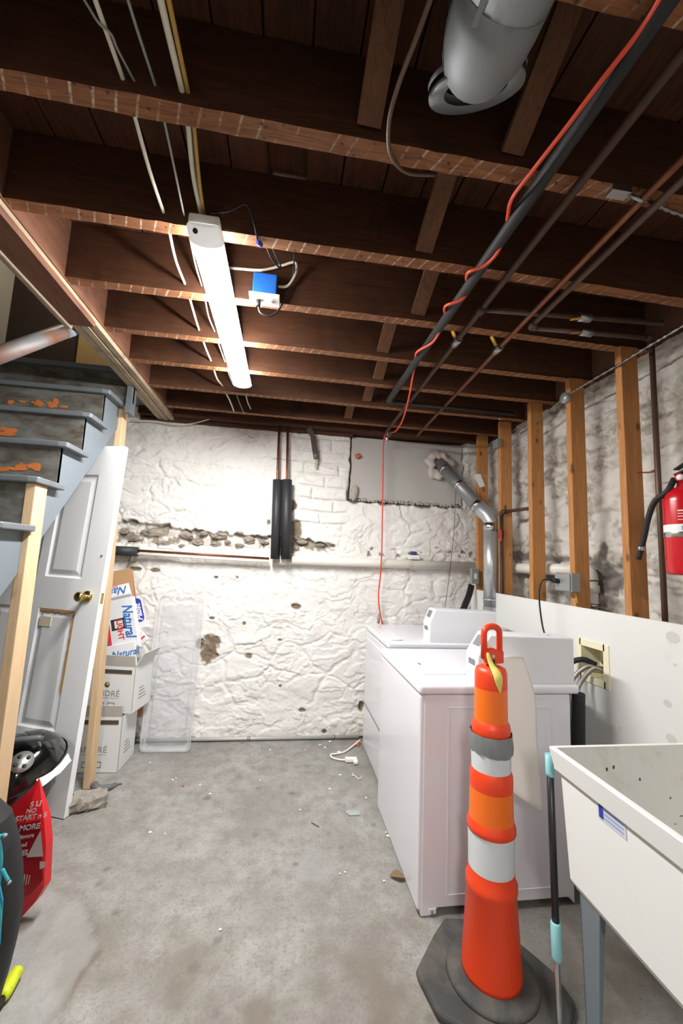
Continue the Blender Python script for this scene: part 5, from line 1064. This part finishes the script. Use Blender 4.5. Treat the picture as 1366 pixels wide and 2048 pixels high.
t = thing('paper_tag', at(962, 960, X=1.53), 'small white tag on wire hanging at the farthest stud', 'tag'); b = MB(); yv = 3.045; q0 = at(950, 955, Y=yv); q1 = at(966, 975, Y=yv); b.prism([at(947, 949, Y=yv), at(961, 948, Y=yv), at(970, 972, Y=yv), at(960, 975, Y=yv)], (0, .004, 0)); b.build('tag', m_white, t)
b = MB(); b.tube(bez([at(961, 951, Y=yv), at(975, 952, Y=yv), at(990, 950, Y=yv)]), .002, 6); b.build('wire', m_cw, t)
t = thing('pipe_hook', at(1284, 938, X=1.6), 'small rusty hook holding the vertical copper pipe to the nearest stud', 'hook'); b = MB(); b.tube([at(1275, 945, X=1.59), at(1298, 945, X=1.60), at(1312, 941, X=1.60)], [.003, .004, .008], 6); b.build('hook', m_copper, t)

# ---- orange extension cord, wound round the insulated pipe
m_oc = M('orange_cord', '#d8472a', .45, var=.05)
cp = [(.70, .20, 2.43)]
def helix(y): 
    f = (y-.9)/.33; return f
pp = [(1340, -40, 2.44), (1285, 55, 2.44), (1200, 165, 2.43), (1130, 258, 2.425), (1070, 335, 2.425), (1025, 395, 2.43), (1016, 430, 2.45), (1012, 462, 2.455), (995, 505, 2.425), (968, 532, 2.418), (936, 545, 2.425), (934, 566, 2.47), (938, 580, 2.45), (922, 600, 2.42), (891, 612, 2.425), (890, 632, 2.468), (884, 652, 2.44), (866, 684, 2.42), (834, 704, 2.43), (832, 722, 2.455), (826, 750, 2.43), (818, 795, 2.41), (806, 838, 2.40), (792, 862, 2.41)]
cp = [at(x, y, Z=z) for x, y, z in pp] + [at(778, 866, Y=3.14), at(768, 878, Y=3.19), at(766, 940, Y=3.20), at(765, 1010, Y=3.205), at(764, 1080, Y=3.20), at(763, 1115, Y=3.185), at(761, 1150, Y=3.20), at(757, 1190, Y=3.22), at(760, 1225, Y=3.22), at(766, 1252, Y=3.21)]
t = thing('extension_cord', cp[0], 'orange extension cord wound round the black pipe, dropping down the back wall', 'cord'); b = MB(); b.tube(bez(cp, 6), .0055, 8); b.build('cord', m_oc, t)
b = MB(); q = at(757, 1238, Y=3.225); b.tube([q+Vector((0, 0, .045)), q, q-Vector((0, 0, .035))], [.006, .012, .010], 10); b.build('plug_end', M('clear_grey_plug', '#9a938a', .5), t)
t = thing('ceiling_hook', at(777, 855, Y=3.14), 'bent grey metal hook holding the orange cord at the last joist', 'hook'); q = at(777, 862, Y=3.12)
b = MB(); b.tube(bez([(q.x-.01, 3.07, 2.475), (q.x-.012, 3.10, 2.45), (q.x, 3.125, 2.425), (q.x+.02, 3.13, 2.44), (q.x+.015, 3.12, 2.47)]), .006, 8); b.build('hook', m_steel, t)
b = MB(); b.lathe([(0, -.03), (.012, -.012), (.018, .01), (.008, .03), (0, .032)], Matrix.Translation((q.x-.008, 3.13, 2.40)), 7, smooth=False); b.build('weight', m_steel, t)

# ================================================================== CLEAR TRAY, FLOOR BITS
m_clear, nt, bs = newmat('clear_plastic'); bs.inputs['Base Color'].default_value = (.82, .83, .86, 1); bs.inputs['Roughness'].default_value = .18
tr = nd(nt, 'ShaderNodeBsdfTransparent'); tr.inputs[0].default_value = (.93, .93, .95, 1); mx_ = nd(nt, 'ShaderNodeMixShader'); fr = ramp(nt, noise(nt, mapped(nt), 6, 5, .6), .35, .7)
nt.links.new(math_(nt, 'ADD', math_(nt, 'MULTIPLY', fr, .16), .20), mx_.inputs[0]); nt.links.new(tr.outputs[0], mx_.inputs[1]); nt.links.new(bs.outputs[0], mx_.inputs[2]); nt.links.new(mx_.outputs[0], nt.nodes['Material Output'].inputs[0])
m_clear2 = m_clear.copy(); m_clear2.name = 'clear_plastic_rim'; MATS['clear_plastic_rim'] = m_clear2
for n_ in m_clear2.node_tree.nodes:
    if n_.type == 'MATH' and n_.operation == 'ADD': n_.inputs[1].default_value = .33
tbl, tbr, ttl, ttr = Vector((-.925, 3.140, .004)), Vector((-.580, 3.128, .004)), Vector((-.905, 3.235, 1.075)), Vector((-.560, 3.228, 1.068))
tx = (tbr-tbl).normalized(); ty = (ttl-tbl); ty = (ty-tx*ty.dot(tx)).normalized(); tz = tx.cross(ty); TW, TH = (tbr-tbl).length, (ttl-tbl).length
def tp(x, y, z): return tbl+tx*x+ty*y+tz*z
def rrect(d, z, r=.035, sc=0):
    o = []
    for cx, cy, a0 in ((TW-d-r, d+r, -90), (TW-d-r, TH-d-r, 0), (d+r, TH-d-r, 90), (d+r, d+r, 180)):
        for k in range(7): a = math.radians(a0+15*k); o.append(tp(cx+r*math.cos(a), cy+r*math.sin(a), z))
        if sc and a0 == 0:
            for k in range(1, 12): o.append(tp(TW-d-r-(TW-2*d-2*r)*k/12, TH-d-(.006*(1+math.cos(k*math.pi)) if sc else 0), z))
    return o
tray = thing('plastic_tray', (-.75, 3.14, 0), 'long clear plastic tray leaning upright against the back wall', 'tray')
b = MB(); A_, B_, C_, D_ = rrect(0, .028, sc=1), rrect(.010, .026, sc=1), rrect(.018, .004, sc=1), rrect(.030, 0, sc=1); n = len(A_)
for q0, q1 in ((A_, B_), (B_, C_), (C_, D_)): b.add(q0+q1, [(k, (k+1) % n, n+(k+1) % n, n+k) for k in range(n)], 0, True)
b.build('rim', m_clear2, tray); b = MB(); b.add(D_, [list(range(n))]); b.build('base_sheet', m_clear, tray)
for k in range(2):
    b = MB(); b.tube([tp(.05+.245*k, .07, .004), tp(.05+.245*k, TH-.07, .004)], .003, 6); b.build('rib', m_clear2, tray)
t = thing('power_cord', at(700, 1520, Z=0), 'white appliance cord with a chunky plug lying on the floor by the dryer', 'cord'); m_wc = M('white_cord', '#e4e2da', .45)
b = MB(); b.tube(bez([at(720, 1480, Z=.03), at(708, 1490, Z=.012), at(690, 1503, Z=.008), at(675, 1507, Z=.007), at(662, 1509, Z=.007), at(664, 1515, Z=.007), at(678, 1519, Z=.008), at(692, 1520, Z=.012)]), .006, 8); b.build('cord', m_wc, t)
a, e = at(690, 1519, Z=.016), at(714, 1519, Z=.016); b = MB(); b.bar(a, e, .035, .026); b.build('plug', m_wc, t, bevel=.005)
b = MB(); b.box((e.x-.03, e.y-.045, .004), (e.x+.0, e.y-.015, .024)); b.build('plug_prongs', m_wc, t, bevel=.004)
m_conc = M('broken_concrete', '#918c82', .9, var=.2, scale=25, bump=.9, bscale=45, dirt='#a59f93', damt=.4, dscale=18)
t = thing('concrete_chunk', at(170, 1610, Z=0), 'rough broken chunk of concrete on the floor beside the leaning door', 'rock'); b = MB(); rs = random.Random(21)
ca_, cb_ = at(136, 1634, Z=0), at(212, 1616, Z=0); cxd = (cb_-ca_).normalized(); cyd = Vector((-cxd.y, cxd.x, 0)); CL = (cb_-ca_).length
def rk(i, j, k):
    x, y, z = i/9*CL, j/5*.105, k/4*.075; sh = .93 if k == 4 else 1
    if i in (0, 9) or j in (0, 5) or k == 4: x += rs.uniform(-.009, .009); y += rs.uniform(-.008, .008); z += rs.uniform(-.007, .007) if k else 0
    if k == 4: x = CL/2+(x-CL/2)*.9; y = .052+(y-.052)*.82; z -= .018*(i/9)
    if k == 0: y += .012 if j == 0 else 0
    return ca_+cxd*x+cyd*y+Vector((0, 0, max(0.001, z)))
V3 = {}; 
for i in range(10):
    for j in range(6):
        for k in range(5):
            if i in (0, 9) or j in (0, 5) or k in (0, 4): V3[(i, j, k)] = len(b.v); b.v.append(rk(i, j, k))
def qd(*q): b.f.append([V3[p] for p in q]); b.mi.append(0); b.sm.append(False)
for i in range(9):
    for j in range(5): qd((i, j, 4), (i+1, j, 4), (i+1, j+1, 4), (i, j+1, 4)); qd((i, j+1, 0), (i+1, j+1, 0), (i+1, j, 0), (i, j, 0))
    for k in range(4): qd((i, 0, k), (i+1, 0, k), (i+1, 0, k+1), (i, 0, k+1)); qd((i, 5, k+1), (i+1, 5, k+1), (i+1, 5, k), (i, 5, k))
for j in range(5):
    for k in range(4): qd((0, j+1, k), (0, j, k), (0, j, k+1), (0, j+1, k+1)); qd((9, j, k), (9, j+1, k), (9, j+1, k+1), (9, j, k+1))
b.build('chunk', m_conc, t)
t = thing('rubber_scrap', at(210, 1572, Z=0), 'curled dark grey rubber scrap on the floor by the far post', 'scrap'); b = MB(); b.tube(bez([at(188, 1570, Z=.022), at(194, 1577, Z=.018), at(206, 1577, Z=.013), at(222, 1574, Z=.01), at(232, 1569, Z=.006), at(244, 1567, Z=.004)]), [.022]*8+[.020]*8+[.018]*8+[.015]*8+[.006]*8+[.004], 8); b.build('scrap', M('grey_rubber', '#5f6063', .6, var=.15, scale=20), t)
t = thing('dry_leaf', at(797, 1755, Z=0), 'brown dry leaf curled against the foot of the washing machine', 'leaf'); c = at(794, 1753, Z=0); b = MB()
b.grid(lambda u, v: Vector((c.x-.035+.07*u, c.y+(.022*math.sin(math.pi*u))*(v-.5)*2-.02*u, .004+.016*(abs(v-.5)*2)**2*math.sin(math.pi*u))), 8, 6); b.build('leaf', M('brown_leaf', '#7a6448', .8, var=.25, scale=40), t, solid=.001)
t = thing('grey_chip', at(705, 1627, Z=0), 'flat grey slate chip lying on the open floor', 'chip'); b = MB(); b.prism([at(690, 1625, Z=0.001), at(697, 1621, Z=.001), at(719, 1623, Z=.001), at(720, 1631, Z=.001), at(700, 1632, Z=.001)], (0, 0, .004)); b.build('chip', M('slate_grey', '#9aa29e', .7), t)
t = thing('twig', at(630, 1649, Z=0), 'thin dark twig on the open floor', 'twig'); b = MB(); b.tube([at(623, 1645, Z=.003), at(631, 1649, Z=.004), at(638, 1653, Z=.003)], .0025, 6); b.build('twig', M('twig_brown', '#6f6a55', .8), t)
t = thing('twist_tie', at(718, 1552, Z=0), 'small branched white plastic twist on the floor near the dryer', 'scrap'); b = MB(); b.tube(bez([at(703, 1550, Z=.003), at(710, 1552, Z=.004), at(716, 1557, Z=.003), at(721, 1557, Z=.004), at(723, 1552, Z=.003)]), .0025, 6); b.tube([at(705, 1546, Z=.003), at(707, 1551, Z=.003)], .0022, 6); b.build('tie', m_wc, t)
t = thing('brick_bit', at(714, 1489, Z=0), 'small red brick fragment in the corner between dryer and back wall', 'brick'); b = MB(); c = at(714, 1489, Z=0); b.lathe([(0, 0), (.026, .002), (.022, .016), (0, .020)], Matrix.Translation(c), 6, smooth=False); b.build('fragment', MATS['orange_brick'], t)
rs = random.Random(33); m_chip = M('paint_chip', '#eceae4', .7)
spots = [(660, 1483), (650, 1495), (678, 1504), (732, 1596), (772, 1665), (776, 1672), (660, 1578), (680, 1550), (540, 1500), (520, 1560), (420, 1588), (345, 1560), (352, 1557), (330, 1668), (300, 1665), (440, 1860), (400, 1570), (610, 1500), (640, 1490), (600, 1620), (690, 1745), (680, 1748), (768, 1762), (350, 1500), (300, 1525)]
for k, (px, py) in enumerate(spots):
    c = at(px, py, Z=.0); r = rs.uniform(.004, .010)*(1.6 if k < 3 else 1); n = rs.randint(5, 7); b = MB(); a0 = rs.random()*6
    b.prism([(r*math.cos(a0+2*math.pi*q/n)*rs.uniform(.6, 1.2), r*math.sin(a0+2*math.pi*q/n)*rs.uniform(.5, 1.1), 0) for q in range(n)], (0, 0, .002)); b.v = [p+Vector((c.x, c.y, .0005)) for p in b.v]
    tag(b.build('paint_chip', m_chip, loc=(c.x, c.y, 0)), 'white paint flake scattered on the concrete floor', 'paint chip', 'paint flakes on the floor')
c = at(366, 1572, Z=0); b = MB(); b.lathe([(0, 0), (.006, .001), (.005, .005), (0, .006)], Matrix.Translation(c), 8); tag(b.build('red_bead', m_red, loc=c), 'tiny red bead on the floor near the clear tray', 'bead')

# added unseen point light that brightens the landing wall
ub = bpy.data.lights.new('landing_fill', 'POINT'); ub.energy = 22.0; ub.color = (1.0, .86, .66); ub.shadow_soft_size = .05; uo = bpy.data.objects.new('landing_fill', ub); COL.objects.link(uo); uo.location = (-1.45, 2.85, 3.75)
